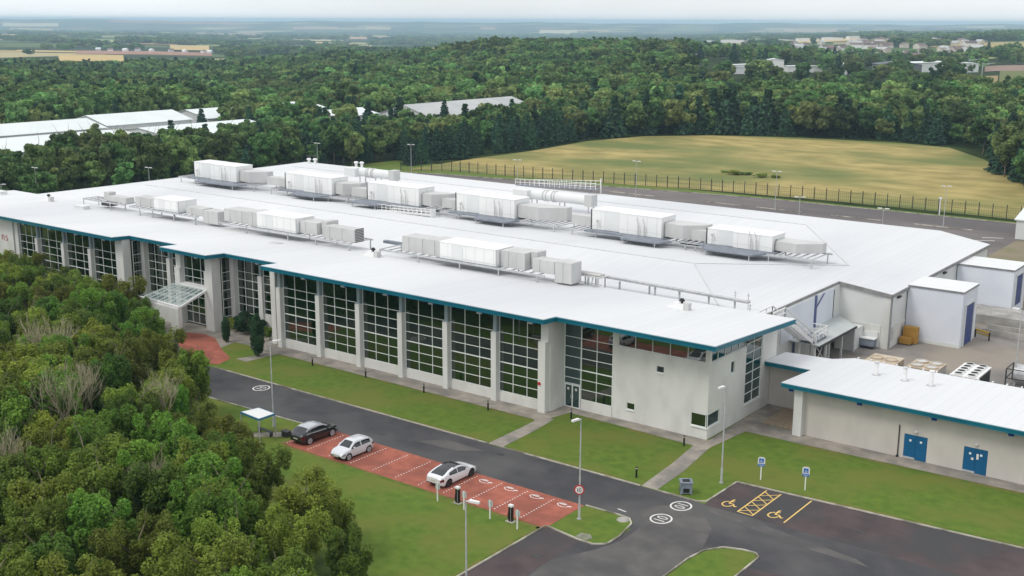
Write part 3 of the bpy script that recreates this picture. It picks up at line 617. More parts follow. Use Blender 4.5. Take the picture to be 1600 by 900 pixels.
b = MB(); b.box(-49.42, -49.28, 116.4, 116.65, 1.0, 5.0); part(b, 'blue_column', 'bluecol')
b = MB(); b.tube((-49.4, 127.4, 6.7), (-49.4, 127.4, 3.4), .06); part(b, 'downpipe', 'trimgrey')
for y in (131.6, 143.0, 148.5): b = MB(); b.box(-43.499, -43.2, y, y+.9, 5.75, 5.95); part(b, 'wall_light', 'dark')
b = MB(); b.box(-43.5, -43.37, 130.3, 131.0, .9, 2.5); part(b, 'window', 'steel')
b = MB(); b.box(-43.5, -43.37, 133.8, 134.8, .05, 2.3); part(b, 'door', MT['duct'])
for x in range(5): pass
b = MB(); b.box(-46.6, -44.6, 129.3, 129.52, .2, 1.9); part(b, 'vent_panel', 'clad')
# lean-to roof beside the hall
b = MB(); b.prism([(-49.45, 115.2), (-46.0, 115.6), (-46.0, 126.2), (-49.45, 129.4)], lambda x, y: 3.0 + (-46 - x) * .05, lambda x, y: 3.12 + (-46 - x) * .05); part(b, 'lean_to_roof', mat('lean_to_sheet', (.42, .45, .44), (.50, .53, .52), .5, .6))
b = MB(); b.bar((-46.0, 115.6, 3.0), (-46.0, 126.2, 3.0), .12, .25); part(b, 'lean_to_edge', 'dark')
b = MB()
for y in (118.5, 122.2, 125.9): b.box(-46.3, -46.1, y, y+.2, 0, 2.95)
part(b, 'lean_to_post', 'steel')
b = MB(); b.box(-49.40, -49.34, 122.6, 126, 0, 2.8); part(b, 'opening', 'black')
b = MB(); b.box(-48.6, -46.4, 126.4, 129.4, 0, 2.5); part(b, 'store_wall', 'clad')
# small side buildings against the hall
def side_block(name, x0, x1, y0, y1, z0, zt, d0, d1, dz, label):
    o0 = ((x0+x1)/2, (y0+y1)/2, 0); root = empty(name, o0, label, 'side building')
    b = MB(); b.box(x0, x1, y0, y1, 0, zt); b.build('wall', 'cladblue', root, o0)
    b = MB(); b.box(x0-.05, x1+.08, y0-.08, y1+.08, zt+.003, zt+.06); b.build('roof', 'ahug', root, o0)
    b = MB()
    for p, q in (((x0, y0-.06), (x1+.06, y0-.06)), ((x1+.06, y0-.06), (x1+.06, y1))): b.bar((*p, zt-.06), (*q, zt-.06), .1, .2)
    b.build('edge_trim', 'trimgrey', root, o0)
    b = MB(); b.box(x1+.002, x1+.06, d0, d1, z0, dz); d = b.build('roller_door', 'blue2', root, o0)
    b = MB(); b.box(x1+.003, x1+.16, d0-.28, d0-.01, z0, dz+.2); b.box(x1+.003, x1+.16, d1+.01, d1+.28, z0, dz+.2); b.box(x1+.003, x1+.16, d0-.01, d1+.01, dz+.01, dz+.2); b.build('door_frame', 'clad', d, o0)
    b = MB(); b.box(x0, x1+.03, y0-.05, y0-.003, 0, .45); b.build('base_course', 'clad', root, o0)
side_block('loading_block', -43.38, -36.98, 135.1, 140.9, 0, 6.72, 136.3, 139.4, 4.9, 'white box shaped loading block with blue roller door nearest the yard')
side_block('loading_block', -43.38, -36.3, 154.4, 160.6, 1.2, 6.15, 155.6, 158.6, 5.2, 'farther white loading block raised on the concrete dock at right edge')

b = MB(); b.box(-43.3, -20, 148.6, 154.3, .03, 1.18); dk = b.build('loading_dock', 'conc'); tag(dk, 'concrete loading dock with low railings below the farther white block', 'dock')
b = MB()
for y, z in ((148.7, 1.2),):
    for h in (.5, 1.0): b.tube((-43, y, z+h), (-22, y, z+h), .03, n=6)
    for i in range(12): b.tube((-43+i*1.9, y, z), (-43+i*1.9, y, z+1), .03, n=6)
b.build('railing', 'steel', dk)
b = MB()
for y in (143.4, 146.0): b.box(-36.8, -20, y, y+.15, .03, .75)
b.box(-36.8, -20, 146.4, 147.8, .03, .35); o = b.build('yard_barrier', 'conc'); tag(o, 'low concrete barriers across the yard below the loading dock', 'barrier')
b = MB(); x0 = -36.6
b.prism([(-50.7, 213.4), (-38, 213.4), (-38, 222), (-50.7, 222)], 0, lambda x, y: 3.4 + (y - 213.4) * .22)
o0 = (-44.5, 217.7, 0); root = empty('substation', o0, 'small grey outbuilding with pale sloping roof beyond the car park, right edge', 'outbuilding'); b.build('wall', 'clad', root, o0)
b = MB(); b.prism([(-51, 213.1), (-37.7, 213.1), (-37.7, 222.3), (-51, 222.3)], lambda x, y: 3.42 + (y - 213.4) * .22, lambda x, y: 3.6 + (y - 213.4) * .22); b.build('roof', 'roof2', root, o0)

# ------------------------------------------------------------------ plant building on the right
P0 = (-40.3, 96.4, 0)
pb = empty('plant_building', P0, 'single storey cream plant building with white roof, teal eaves and blue double doors', 'plant building')
zr = lambda x, y: 5.0 - (y - 95.4) * .037
pl = [(-41.4, 95.4), (60, 95.4), (60, 109), (-39.6, 108.8), (-41.2, 106.9), (-45.85, 106.3), (-45.85, 101.5), (-41.1, 101.5)]
b = MB(); b.prism(pl, lambda x, y: zr(x, y)-.05, zr); b.build('roof', 'roof', pb, P0)
b = MB(); b.prism(pl, lambda x, y: zr(x, y)-.45, lambda x, y: zr(x, y)-.053); b.build('fascia', 'teal', pb, P0)
b = MB()
for p, q in zip([pl[6], pl[7], pl[0]], [pl[7], pl[0], pl[1]]): b.bar((p[0], p[1], zr(*p)-.12), (q[0], q[1], zr(*q)-.12), .13, .12)
b.build('gutter', 'teal', pb, P0)
b = MB()
b.wallgrid((-39.5, 96.6), (1, 0), 0, 99, 0, 4.62, [(9.2, 11.2, .02, 2.25), (14.25, 16.2, .02, 2.25)], (0, -1), .12)
b.box(-40.2, -39.9, 96.7, 108.5, 0, 4.45); b.box(-45.88, -39.9, 102.85, 103.1, 0, 4.4); b.box(-39.9, 60, 108.2, 108.5, 0, 4.2)
b.build('wall', 'wall2', pb, P0)
b = MB(); b.box(-40.3, -39.5, 95.95, 96.62, 0, 4.55); b.build('corner_pillar', 'pillar', pb, P0)
for x0, x1, n in ((-30.3, -28.3, 0), (-25.25, -23.3, 1)):
    b = MB(); b.box(x0, (x0+x1)/2-.01, 96.62, 96.68, .03, 2.25); b.box((x0+x1)/2+.01, x1, 96.62, 96.68, .03, 2.25); b.box(x0-.03, x1+.03, 96.69, 96.74, 0, 2.3); d = b.build('double_door', 'blue', pb, P0)
    b = MB()
    for u in (.27, .73): u_ = x0 + (x1-x0)*u; b.box(u_-.09, u_+.09, 96.60, 96.619, 1.62, 1.8)
    b.build('door_pane', 'frame', d, P0)
    if n:
        b = MB(); b.box(-24.2, -24.02, 96.6, 96.618, 1.3, 1.78); b.box(-24.62, -24.42, 96.6, 96.618, 1.18, 1.38); b.build('notice', 'paint', d, P0)
    b = MB(); b.box(x0, x0+1.0, 96.6, 96.618, .04, .2); b.build('kick_plate', 'steel', d, P0)
    b = MB(); b.lathe((x0+x1)/2, 96.55, [(.16, 2.55), (.16, 2.63), (.08, 2.68)], 10); b.build('bulkhead_light', 'roofvent', pb, P0)
b = MB(); b.tube((-30.75, 96.52, 0), (-30.75, 96.52, 2.95), .045); b.box(-30.85, -30.65, 96.4, 96.6, 0, .15); b.build('drainpipe', 'black', pb, P0)
for x in (-40.7, -34.3, -27.8, -21.6):
    b = MB(); b.box(x-.1, x+.32, 95.75, 95.95, 4.2, 4.38); b.box(x+.05, x+.12, 95.85, 96.5, 4.33, 4.42); o = b.build('floodlight', 'bluelamp', pb, P0)
    b = MB(); b.box(x-.22, x-.102, 95.72, 95.97, 4.2, 4.38); b.build('lens', 'steel', o, P0)
b = MB()
for i in range(52):
    x = -39.3 + i * 1.28
    if x < 30: b.box(x-.05, x+.05, 108.75, 109.1, zr(0, 109)-.02, zr(0, 109)+.1)
b.build('roof_clip', 'white', pb, P0)
for i, (x, y, h) in enumerate(((-35.73, 104.0, 1.3), (-33.0, 103.9, 1.3), (-30.55, 103.8, 1.45))):
    v = empty('roof_vent', (x, y, zr(x, y)), ['leftmost white roof vent pipe on the plant building roof', 'middle white roof vent pipe on the plant building roof', 'right and tallest white roof vent pipe on the plant building roof'][i], 'vent', 'vents on the plant building roof')
    b = MB(); b.lathe(0, 0, [(.3, 0), (.3, .05), (.19, .06), (.19, h-.18), (.17, h-.18)], 14); b.build('pipe', 'white', v)
    b = MB(); b.lathe(0, 0, [(.18, h-.18), (.18, h-.1), (.24, h-.1), (.24, h), (.2, h)], 14); b.build('cap', 'roofvent' if i < 2 else 'white', v)
    b = MB(); b.lathe(0, 0, [(.42, .005), (.42, .03), (.3, .06)], 12); b.build('flashing', 'steel', v)

# ------------------------------------------------------------------ rooftop equipment
ROW1 = 'air handling units along the front valley of the roof'
ROW2 = 'tall air handling units along the rear valley of the roof'
def frame_mb(x0, x1, y0, y1, zd, zroof, legs, gap=1.25):
    f = MB()
    for y in (y0, y1): f.bar((x0, y, zd-.12), (x1, y, zd-.12), .12, .2)
    x = x0
    while x < x1: f.bar((x, y0, zd-.1), (x, y1, zd-.1), .1, .12); x += gap
    for x in legs:
        for y in (y0, y1): f.box(x-.06, x+.06, y-.06, y+.06, zroof(y), zd-.22); f.box(x-.16, x+.16, y-.16, y+.16, zroof(y), zroof(y)+.06)
    return f
def zr1(y): return zf(0, y) if y < 104.2 else 7.75
def unit1(label, x0, x1, left, right, zd, fr, h=1.88, y0=101.35, dp=3.25, louvre=False):
    o0 = ((x0+x1)/2, y0, zd); u = empty('air_handling_unit', o0, label, 'air handler', ROW1)
    b = MB(); b.box(x0, x1, y0, y0+dp, zd, zd+h); b.cur = 1
    k = 1
    while x0 + k*1.35 < x1 - .3: q = x0 + k*1.35; b.box(q-.015, q+.015, y0-.012, y0-.001, zd+.04, zd+h-.04); k += 1
    b.box(x0+.05, x1-.05, y0-.014, y0-.001, zd+.22, zd+.25); b.box(x1+.001, x1+.012, y0+1.5, y0+1.53, zd+.04, zd+h-.04)
    b.build('housing', ['ahu', 'duct'], u, o0)
    b = MB(); b.box(x0-.05, x1+.05, y0-.05, y0+dp+.05, zd+h+.002, zd+h+.06); b.build('top_cover', 'ahu', u, o0)
    b = MB(); a = x0+(x1-x0)*.22; c = x0+(x1-x0)*.42; b.box(a, c, y0-.03, y0-.002, zd+.05, zd+h-.05); b.build('grey_panel', 'ahug', u, o0)
    for x in (x0+.02, x1-.02): b = MB(); b.box(x-.07, x+.07, y0-.04, y0+.06, zd, zd+h+.07); b.build('corner_strip', 'duct', u, o0)
    for kind, lst in (('duct', left), ('duct', right)):
        for (a, c, z0, z1, ya, yb) in lst:
            b = MB(); n = max(1, round((c-a)/1.15)); w = (c-a)/n
            for i in range(n): b.box(a+i*w+.02, a+(i+1)*w-.02, y0+ya+.03*(i % 2), y0+yb, zd+z0, zd+z1)
            b.box(a, c, y0+ya+.06, y0+yb-.03, zd+z0+.03, zd+z1-.03)
            d = b.build(kind, 'duct', u, o0)
    f = frame_mb(fr[0], fr[1], y0-.35, y0+dp+.2, zd, zr1, fr[2]); f.build('support_frame', 'steel', u, o0)
    b = MB(); b.box(x0-.3, x1+.5, y0-.3, y0+dp, zd-.1, zd-.01); b.build('deck', 'deck', u, o0)
    if louvre:
        b = MB(); c = right[-1][1]
        for k in range(9): b.box(c+.002, c+.05, y0+.5, y0+2.0, zd-.1+k*.2, zd-.02+k*.2)
        b.build('louvre', 'dark', u, o0)
    return u
unit1('white rooftop air handler with grey duct on both sides, left end of the front row', -142.1, -136.35, [(-147.3, -142.3, .0, 1.3, .6, 2.6)], [(-135.2, -131.5, -.1, .95, .5, 2.3), (-131.4, -128.2, -.9, .85, .4, 2.4)], 10.15, (-147.5, -131.5, (-145, -141.9, -137, -132.2)), h=1.6)
unit1('long white rooftop air handler with louvred duct end, middle of the front row', -119.7, -111.95, [(-126.8, -121.9, .05, 1.75, .4, 2.9), (-121.8, -119.9, -.1, 1.85, .3, 3.0)], [(-111.8, -108.6, .05, 1.6, .5, 3.2), (-108.5, -107.4, .05, 1.85, 1.2, 3.2), (-107.3, -101.75, -.15, 1.5, .4, 2.1)], 9.95, (-127, -101.6, (-121.4, -113.2, -108, -102)), louvre=True)
unit1('largest white air handler of the front row, grey ducts stepping down to its right', -87.5, -79.0, [(-94.1, -89.7, -.1, 1.72, .8, 3.2), (-89.6, -87.65, -.1, 1.85, .5, 3.2)], [(-78.9, -75.4, -.05, 1.85, .6, 3.3), (-75.3, -74.4, .2, 1.95, 1.6, 3.3), (-74.3, -71.3, .0, 1.45, .5, 2.3), (-71.2, -69.0, -.75, 1.55, .4, 2.4)], 9.85, (-96.8, -72, (-96.7, -90.5, -84.1, -78.4, -73)))
u = empty('duct_platform', (-156, 102, 10), 'open steel platform with low ducts at the left end of the front valley', 'roof platform')
o0 = (-156, 102, 10)
frame_mb(-159.6, -149.2, 101.2, 103.8, 10.15, zr1, (-159.5, -152.6)).build('support_frame', 'steel', u, o0)
b = MB(); b.box(-153.8, -149.2, 101.7, 103.1, 10.16, 11.0); b.box(-155.2, -153.9, 102, 103.2, 10.16, 11.4); b.build('duct', 'duct', u, o0)
b = MB(); b.box(-156.4, -154.2, 102.2, 103.6, 9.2, 9.8); b.build('plant_box', 'dark', u, o0)

def zr2(y): return 9.0 - (y-120.7)*.089 if y < 137.6 else 7.5 + (y-137.6)*.089
def unit2(label, x0, x1, bul, ductw, nxt, zd=9.05, h=2.68, y0=132.6, dp=3.8, duct_h=2.0):
    o0 = ((x0+x1)/2, y0, zd); u = empty('air_handling_unit', o0, label, 'air handler', ROW2)
    s = x0 + (x1-x0)*.42
    b = MB(); b.box(x0, s, y0+.25, y0+dp, zd, zd+h); b.box(s, x1, y0-.05, y0+dp-.1, zd, zd+h-.03); b.cur = 1
    k = 1
    while x0 + k*1.5 < x1 - .3: q = x0 + k*1.5; yy = y0+.238 if q < s else y0-.062; b.box(q-.018, q+.018, yy, yy+.011, zd+.04, zd+h-.08); k += 1
    b.box(s+.05, x1-.05, y0-.064, y0-.051, zd+.5, zd+.53); b.box(x0+.1, s-.05, y0+.236, y0+.249, zd+.5, zd+.53); b.box(x1+.001, x1+.013, y0+1.8, y0+1.83, zd+.04, zd+h-.06)
    b.build('housing', ['ahu', 'duct'], u, o0)
    b = MB(); b.box(x0-.06, s-.01, y0+.2, y0+dp+.05, zd+h+.002, zd+h+.07); b.box(s, x1+.06, y0-.1, y0+dp, zd+h-.028, zd+h+.05); b.build('top_cover', 'ahu', u, o0)
    b = MB(); b.box(x0+(x1-x0)*.18, s-.02, y0+.215, y0+.249, zd+.05, zd+h-.05); b.build('grey_panel', 'ahug', u, o0)
    b = MB(); b.box(x0-.12, x0+.03, y0+.2, y0+.4, zd, zd+h+.08); b.build('corner_strip', 'dark', u, o0); b = MB(); b.box(x1-.01, x1+.12, y0+.9, y0+1.1, zd, zd+h*.75); b.build('corner_strip', 'dark', u, o0)
    b = MB()
    q = x0+(x1-x0)*.10; b.tube((q, y0-.1, zd), (q, y0-.1, zd+1.2), .05, n=6); b.box(q-.16, q+.16, y0-.2, y0, zd+1.1, zd+1.4)
    for t in (.70, .78): q = x0+(x1-x0)*t; b.tube((q, y0-.35, zd), (q, y0-.35, zd+1.35), .09, n=6); b.tube((q, y0-.35, zd+1.35), (q-.4, y0-.1, zd+2.3), .05, n=6)
    b.build('valve_pipe', 'duct', u, o0)
    b = MB(); w = ductw
    b.prism([(x1+.13, y0+.6), (x1+w*.55, y0+.1), (x1+w, y0+2.3), (x1+w, y0+3.6), (x1+.13, y0+3.3)], zd+.15, zd+duct_h); b.build('duct', 'duct', u, o0)
    if nxt:
        b = MB(); b.box(nxt[0], nxt[1], y0+.9, y0+2.6, zd+.1, zd+1.45); b.build('duct', 'duct', u, o0)
    b = MB(); b.prism([(x0-.4, y0-1.1), (bul[0], y0-1.1), (bul[0]+.9, y0-3.2), (bul[1], y0-3.2), (bul[1]+.9, y0-.9), (x1+.6, y0-.9), (x1+.6, y0+3.9), (x0-.4, y0+3.9)], zd-.22, zd-.02); b.build('deck', 'deck', u, o0)
    f = frame_mb(x0-3.2, x1+w+.6, y0-.9, y0+4.2, zd-.05, zr2, [x0-2.5, x0+1.5, (x0+x1)/2+1, x1, x1+w], gap=.9)
    for y in (y0-3.1,): 
        for x in (bul[0]+1.2, bul[1]-.4): f.box(x-.05, x+.05, y-.05, y+.05, zr2(y), zd-.2)
    f.build('support_frame', 'steel', u, o0)
unit2('tall white air handler at the far left end of the rear row, against the trees', -173.3, -161.3, (-169.7, -158.4), 5.5, (-154.4, -149.4), zd=9.1)
unit2('tall white air handler second from the left in the rear row', -148.9, -137.5, (-145.0, -138.2), 4.2, (-133.9, -130.0), zd=9.05)
unit2('tall white air handler just left of the small rooftop walkway', -129.7, -118.5, (-131.0, -124.5), 4.4, (-114.6, -111.5), zd=9.05)
unit2('tall white air handler in front of the big round ducts', -111.2, -100.0, (-105.9, -99.3), 7.6, (-90.6, -87.0), zd=9.05)
unit2('tall white air handler right of the big round ducts in the rear row', -86.8, -75.6, (-80.9, -74.4), 5.6, (-72.2, -69.3), zd=9.0)
unit2('lower white air handler at the right end of the rear row with tapering duct', -69.0, -59.8, (-68.6, -61), 5.6, None, zd=9.05, h=1.95, duct_h=1.35)
for x0, x1, lab in ((-144.2, -135.4, 'round duct assembly behind the second unit of the rear row'), (-106.8, -95.0, 'large round duct with flanged joints and grey end, behind the rear row')):
    o0 = ((x0+x1)/2, 146, 8.2); u = empty('round_duct', o0, lab, 'duct')
    b = MB(); zc = 10.5 if x0 > -120 else 11.0; b.tube((x0, 146, zc), (x1-1.3, 146, zc), .78, n=20); b.build('duct_pipe', 'ahug', u, o0, smooth=False)
    b = MB()
    for t in (.22, .27, .36, .4): x = x0+(x1-x0)*t; b.tube((x, 146, zc), (x+.12, 146, zc), .88, n=20)
    b.build('flange', 'duct', u, o0)
    b = MB(); b.box(x1-1.3, x1, 145.2, 146.8, zc-.85, zc+.9); b.build('end_box', 'duct', u, o0)
    b = MB(); b.box(x0-2.5, x0+.2, 144.5, 146.5, zc-.8, zc+.7); b.build('elbow_box', 'ahug', u, o0)
    b = MB()
    for x in (x0+.6, (x0+x1)/2, x1-.6):
        for y in (145.3, 146.7): b.box(x-.07, x+.07, y-.07, y+.07, 8.0, zc-.7)
    b.build('support_frame', 'steel', u, o0)
# white guarded walkways
def railing(b, p, q, z0, z1, h=1.05, n=8, w=.075):
    for k in range(n+1):
        t = k/n; x = p[0]+(q[0]-p[0])*t; y = p[1]+(q[1]-p[1])*t; z = z0+(z1-z0)*t; b.box(x-.035, x+.035, y-.035, y+.035, z, z+h)
    for hh in (h*.5, h): b.bar((p[0], p[1], z0+hh), (q[0], q[1], z1+hh), w, w)
u = empty('roof_walkway', (-116, 170, 7.5), 'white railed walkway on the far eave of the roof, near the fence', 'walkway'); o0 = (-116, 170, 7.5)
b = MB(); railing(b, (-127, 168.6), (-109.5, 168.6), 7.7, 8.35, 1.15, 16); railing(b, (-124, 170.2), (-109.5, 170.2), 7.6, 8.6, 1.2, 14); b.box(-109.55, -109.4, 170.1, 170.3, 5, 10.2); b.build('guard_rail', 'white', u, o0)
b = MB(); b.bar((-127, 169.4, 7.72), (-109.5, 169.4, 8.4), 1.5, .12); b.box(-111, -110.8, 168.8, 169, 7.5, 8.2); b.build('walkway_deck', 'deck', u, o0)
u = empty('roof_walkway', (-118, 131, 8), 'small white railed ramp on the roof between two tall air handlers', 'walkway'); o0 = (-118, 131, 8)
b = MB(); railing(b, (-125, 130.2), (-113.2, 130.2), 8.1, 8.35, .95, 13); railing(b, (-121, 129.2), (-113.2, 129.2), 8.15, 8.35, .8, 9); b.box(-113.2, -113.1, 129.1, 130.3, 8.2, 9.4); b.build('guard_rail', 'white', u, o0)
b = MB(); b.bar((-125, 129.7, 8.22), (-113.2, 129.7, 8.5), .95, .1); b.build('walkway_deck', 'ahug', u, o0)
# cable tray
b = MB(); b.box(-101.5, -94.3, 106.6, 107.2, 9.15, 9.5); o = b.build('cable_tray', 'deck'); tag(o, 'short grey covered tray on the roof between two front air handlers', 'tray', 'grey trays along the front valley')
b.v = []; b.f = []; b.mi = []
b.bar((-69.0, 106.9, 9.3), (-50.4, 106.9, 8.95), .6, .22)
for x in (-66, -62.2, -61.5, -58.5, -55, -52): b.box(x-.07, x+.07, 106.8, 107, 7.7, 8.95)
o = b.build('cable_tray', 'steel'); tag(o, 'long grey covered tray on short legs leading to the stair head', 'tray', 'grey trays along the front valley')
b = MB(); b.box(-127.9, -126.9, 106.6, 107.2, 9.3, 9.6); o = b.build('cable_tray', 'deck'); tag(o, 'stub of grey tray between the left and middle front air handlers', 'tray', 'grey trays along the front valley')
u = empty('pipe_skid', (-68.3, 105.3, 8.8), 'small steel pipework skid on the roof right of the largest front unit', 'pipework'); o0 = (-68.3, 105.3, 8.8)
b = MB()
for y in (103.2, 103.7, 104.2): b.bar((-70.4, y+.4, 8.9), (-66.6, y, 8.92), .06, .06)
for x in (-69.6, -68.2, -67.0): b.box(x-.06, x+.06, 103.9, 104.05, 8.76, 9.7); b.box(x-.05, x+.05, 105.4, 105.5, 8.0, 9.7)
b.build('support_frame', 'steel', u, o0)
b = MB(); b.box(-70.2, -66.6, 103.9, 105.6, 9.7, 9.78); b.tube((-70, 104.3, 9.95), (-66.8, 104.3, 9.95), .13); b.tube((-70, 105, 9.95), (-66.8, 105, 9.95), .13); b.tube((-68.4, 104.3, 9.9), (-68.4, 103.9, 8.8), .08); b.tube((-67.8, 104.3, 9.9), (-67.8, 103.9, 8.8), .08); b.build('pipework', 'duct', u, o0)
# small fans and hatches on the front roof
fans = [((-96.8, 99.9), 'white roof fan with black cowl left of the largest front unit'), ((-54.3, 99.8), 'white roof fan with black cowl near the right end of the front roof'), ((-167.6, 100.3), 'roof fan with dark cowl near the left end of the front roof')]
f0 = None
for (x, y), lab in fans:
    z = zf(x, y)
    if f0 is None:
        f0 = empty('roof_fan', (x, y, z), lab, 'roof fan', 'fans on the front roof')
        b = MB(); b.box(-.75, .35, -.35, .35, 0, .62); b.box(-1.5, -.75, -.3, .3, 0, .16); b.build('housing', 'ahu', f0)
        b = MB(); b.lathe(.0, 0, [(.12, .62), (.12, .78), (.30, .82), (.30, .93), (.18, 1.03), (.2, 1.1)], 12); b.build('cowl', 'black', f0)
        b = MB(); b.box(.351, .9, -.32, .32, .0, .72); b.build('louvre_box', 'duct', f0)
    else:
        c = copy_tree(f0); c.location = (x, y, z); c['label'] = lab
for (x, y), lab in (((-156.5, 99.0), 'low white rooflight hatch near the left platform'), ((-180.5, 99.5), 'small pale rooflight hatch at the far left roof edge')):
    b = MB(); z = zf(x, y); b.box(x-1.1, x+1.1, y-.6, y+.6, z+.0, z+.42); b.box(x-1.2, x+1.2, y-.7, y+.7, z+.421, z+.5); tag(b.build('roof_hatch', 'ahug'), lab, 'hatch')
b = MB(); z = zf(0, 98); b.box(-113.2, -111.4, 97.4, 98.6, z, z+.05); b.box(-113.0, -111.6, 97.6, 98.4, z+.051, z+.07); tag(b.build('roof_hatch', 'roofvent'), 'flat grey hatch set in the front roof below the middle unit', 'hatch')
for (x, y), lab, m_ in (((-179.0, 166.3), 'left of two dark topped white cowls at the far roof corner', 'ahu'), ((-177.7, 166.8), 'right of two dark topped white cowls at the far roof corner', 'ahu'), ((-168.2, 169.2), 'left of two small white mushroom vents on the far eave', 'white'), ((-166.9, 169.5), 'right of two small white mushroom vents on the far eave', 'white')):
    v = empty('mushroom_vent', (x, y, 7.55), lab, 'vent', 'vents on the far roof edge'); h = 1.5 if x < -170 else 1.35
    b = MB(); b.lathe(0, 0, [(.28, 0), (.28, h-.4), (.45, h-.38), (.5, h-.2), (.3, h)], 12); b.build('cowl', m_, v)
    if x < -170: b = MB(); b.box(-.7, .5, -.08, .08, h+.25, h+.5); b.box(-.06, .06, -.06, .06, h, h+.3); b.build('bracket', 'dark', v)
# aerials near the stair head
for i, (x, y, h) in enumerate(((-51.5, 109.0, 1.9), (-53.6, 110.2, 1.3), (-50.6, 107.6, 1.2))):
    b = MB(); z = ze(x) if x > -52 else 7.8; b.tube((x, y, z-.1), (x, y, z+h), .035, n=6); b.box(x-.16, x+.16, y-.02, y+.02, z+h*.8, z+h*.84); b.box(x-.16, x+.16, y-.02, y+.02, z+h*.55, z+h*.59)
    tag(b.build('aerial', 'steel'), ['tallest thin aerial on the roof beside the stair head', 'thin aerial farthest left of the stair head', 'short thin aerial nearest the stair head'][i], 'aerial', 'thin aerials by the stair head')
# outside stair
u = empty('outside_stair', (-47.6, 115, 0), 'white steel stair climbing from the yard to the roof edge', 'stair'); o0 = (-47.6, 115, 0)
b = MB(); b.box(-48.4, -46.9, 105, 108.2, 7.55, 7.65); b.build('top_landing', 'deck', u, o0)
b = MB(); b.box(-48.6, -46.7, 115.8, 119.4, 3.3, 3.42); b.build('landing', 'deck', u, o0)
b = MB()
for x in (-48.35, -46.95): b.bar((x, 108.1, 7.5), (x, 115.9, 3.3), .1, .42)
b.bar((-48.5, 119.3, 3.3), (-53.2, 119.3, .2), .07, .3); b.bar((-48.5, 118.2, 3.3), (-53.2, 118.2, .2), .07, .3); b.build('stringer', 'white', u, o0)
b = MB()
for k in range(22): t = (k+.5)/22; b.box(-48.3, -47.0, 108.1+7.8*t-.13, 108.1+7.8*t+.13, 7.5-4.2*t, 7.54-4.2*t)
for k in range(15): t = (k+.5)/15; x = -48.5-4.7*t; b.box(x-.13, x+.13, 118.25, 119.25, 3.3-3.1*t, 3.34-3.1*t)
b.build('tread', 'steel', u, o0)
b = MB()
for x in (-48.35, -46.95): railing(b, (x, 105.2), (x, 108.1), 7.6, 7.6, 1.05, 2, .12); railing(b, (x, 108.1), (x, 115.8), 7.6, 3.4, 1.05, 4, .12)
railing(b, (-46.75, 115.8), (-46.75, 119.4), 3.4, 3.4, 1.05, 3); railing(b, (-48.5, 119.38), (-46.75, 119.38), 3.4, 3.4, 1.05, 2); railing(b, (-48.6, 118.2), (-53.2, 118.2), 3.4, .3, 1.05, 4); b.build('guard_rail', 'white', u, o0)
b = MB()
for x, y in ((-46.8, 116.1), (-46.8, 119.2), (-48.5, 116.1), (-48.5, 119.2)): b.box(x-.12, x+.12, y-.12, y+.12, 0, 4.4 if x > -47 else 3.3)
b.bar((-46.8, 116.1, .4), (-46.8, 119.2, 3.1), .07, .07); b.bar((-46.8, 119.2, .4), (-46.8, 116.1, 3.1), .07, .07); b.build('support_post', 'white', u, o0)

# ------------------------------------------------------------------ yard things
def chiller(loc, w, d, h, nx, ny, label, m1, m2, rim):
    o = empty('chiller', (*loc, 0), label, 'chiller', 'cooling units behind the plant building')
    b = MB(); b.box(0, w, 0, d, .25, h-.12)
    for x in (0, w-.1):
        for y in (0, d-.1): b.box(x+.0, x+.1, y, y+.1, 0, h-.1)
    b.build('casing', m1, o)
    b = MB()
    for k in range(int(d/.28)): b.box(w+.002, w+.04, .1+k*.28, .22+k*.28, .3, h-.25)
    b.build('coil_grille', m2, o)
    b = MB(); b.box(-.06, w+.06, -.06, d+.06, h-.118, h-.04); b.build('top_frame', rim, o)
    for i in range(nx):
        for j in range(ny):
            b = MB(); x = w*(i+.5)/nx; y = d*(j+.5)/ny; r = min(w/nx, d/ny)*.42
            b.lathe(x, y, [(r, h-.04), (r, h+.1), (r*.86, h+.1), (r*.86, h+.03), (0.02, h+.03)], 16); f = b.build('fan', m2, o)
            b = MB(); b.lathe(x, y, [(r*1.04, h-.02), (r*1.04, h+.12), (r*.9, h+.121), (r*.88, h+.02)], 16, cap=False); b.build('fan_ring', rim, f)
tan_ = mat('tan_casing', (.45, .37, .28), (.55, .47, .37), 1, .8); MT['tan'] = tan_
chiller((-41.3, 116.2), 3.1, 3.3, 2.3, 2, 1, 'tan box cooling unit nearest the hall behind the plant building', 'tan', 'tan', 'tan')
chiller((-37.0, 116.9), 3.0, 3.2, 2.3, 2, 2, 'tan cooling unit with large open fans, middle of three', 'tan', 'duct', 'tan')
chiller((-32.5, 116.6), 2.6, 5.0, 2.35, 2, 5, 'white cooling unit with ten fans in two rows', 'duct', 'dark', 'white')
o0 = (-26.5, 124, 0); u = empty('storage_tank', o0, 'grey horizontal tank in a dark cage at the right edge of the yard', 'tank')
b = MB(); b.tube((-28.2, 124.8, 1.25), (-20, 124.8, 1.25), 1.0, n=20); b.build('vessel', MT['steel'], u, o0)
b = MB()
for x in (-28.8, -26.2, -23.6):
    for y in (123.4, 126.2): b.box(x-.06, x+.06, y-.06, y+.06, 0, 1.95)
for z in (.95, 1.95):
    b.bar((-28.8, 123.4, z), (-21, 123.4, z), .09, .09); b.bar((-28.8, 123.4, z), (-28.8, 126.2, z), .09, .09)
b.build('cage', 'dark', u, o0)
o0 = (-42.4, 133.6, 0); u = empty('plywood_crate', o0, 'ochre plywood crate with a low step beside the loading block', 'crate')
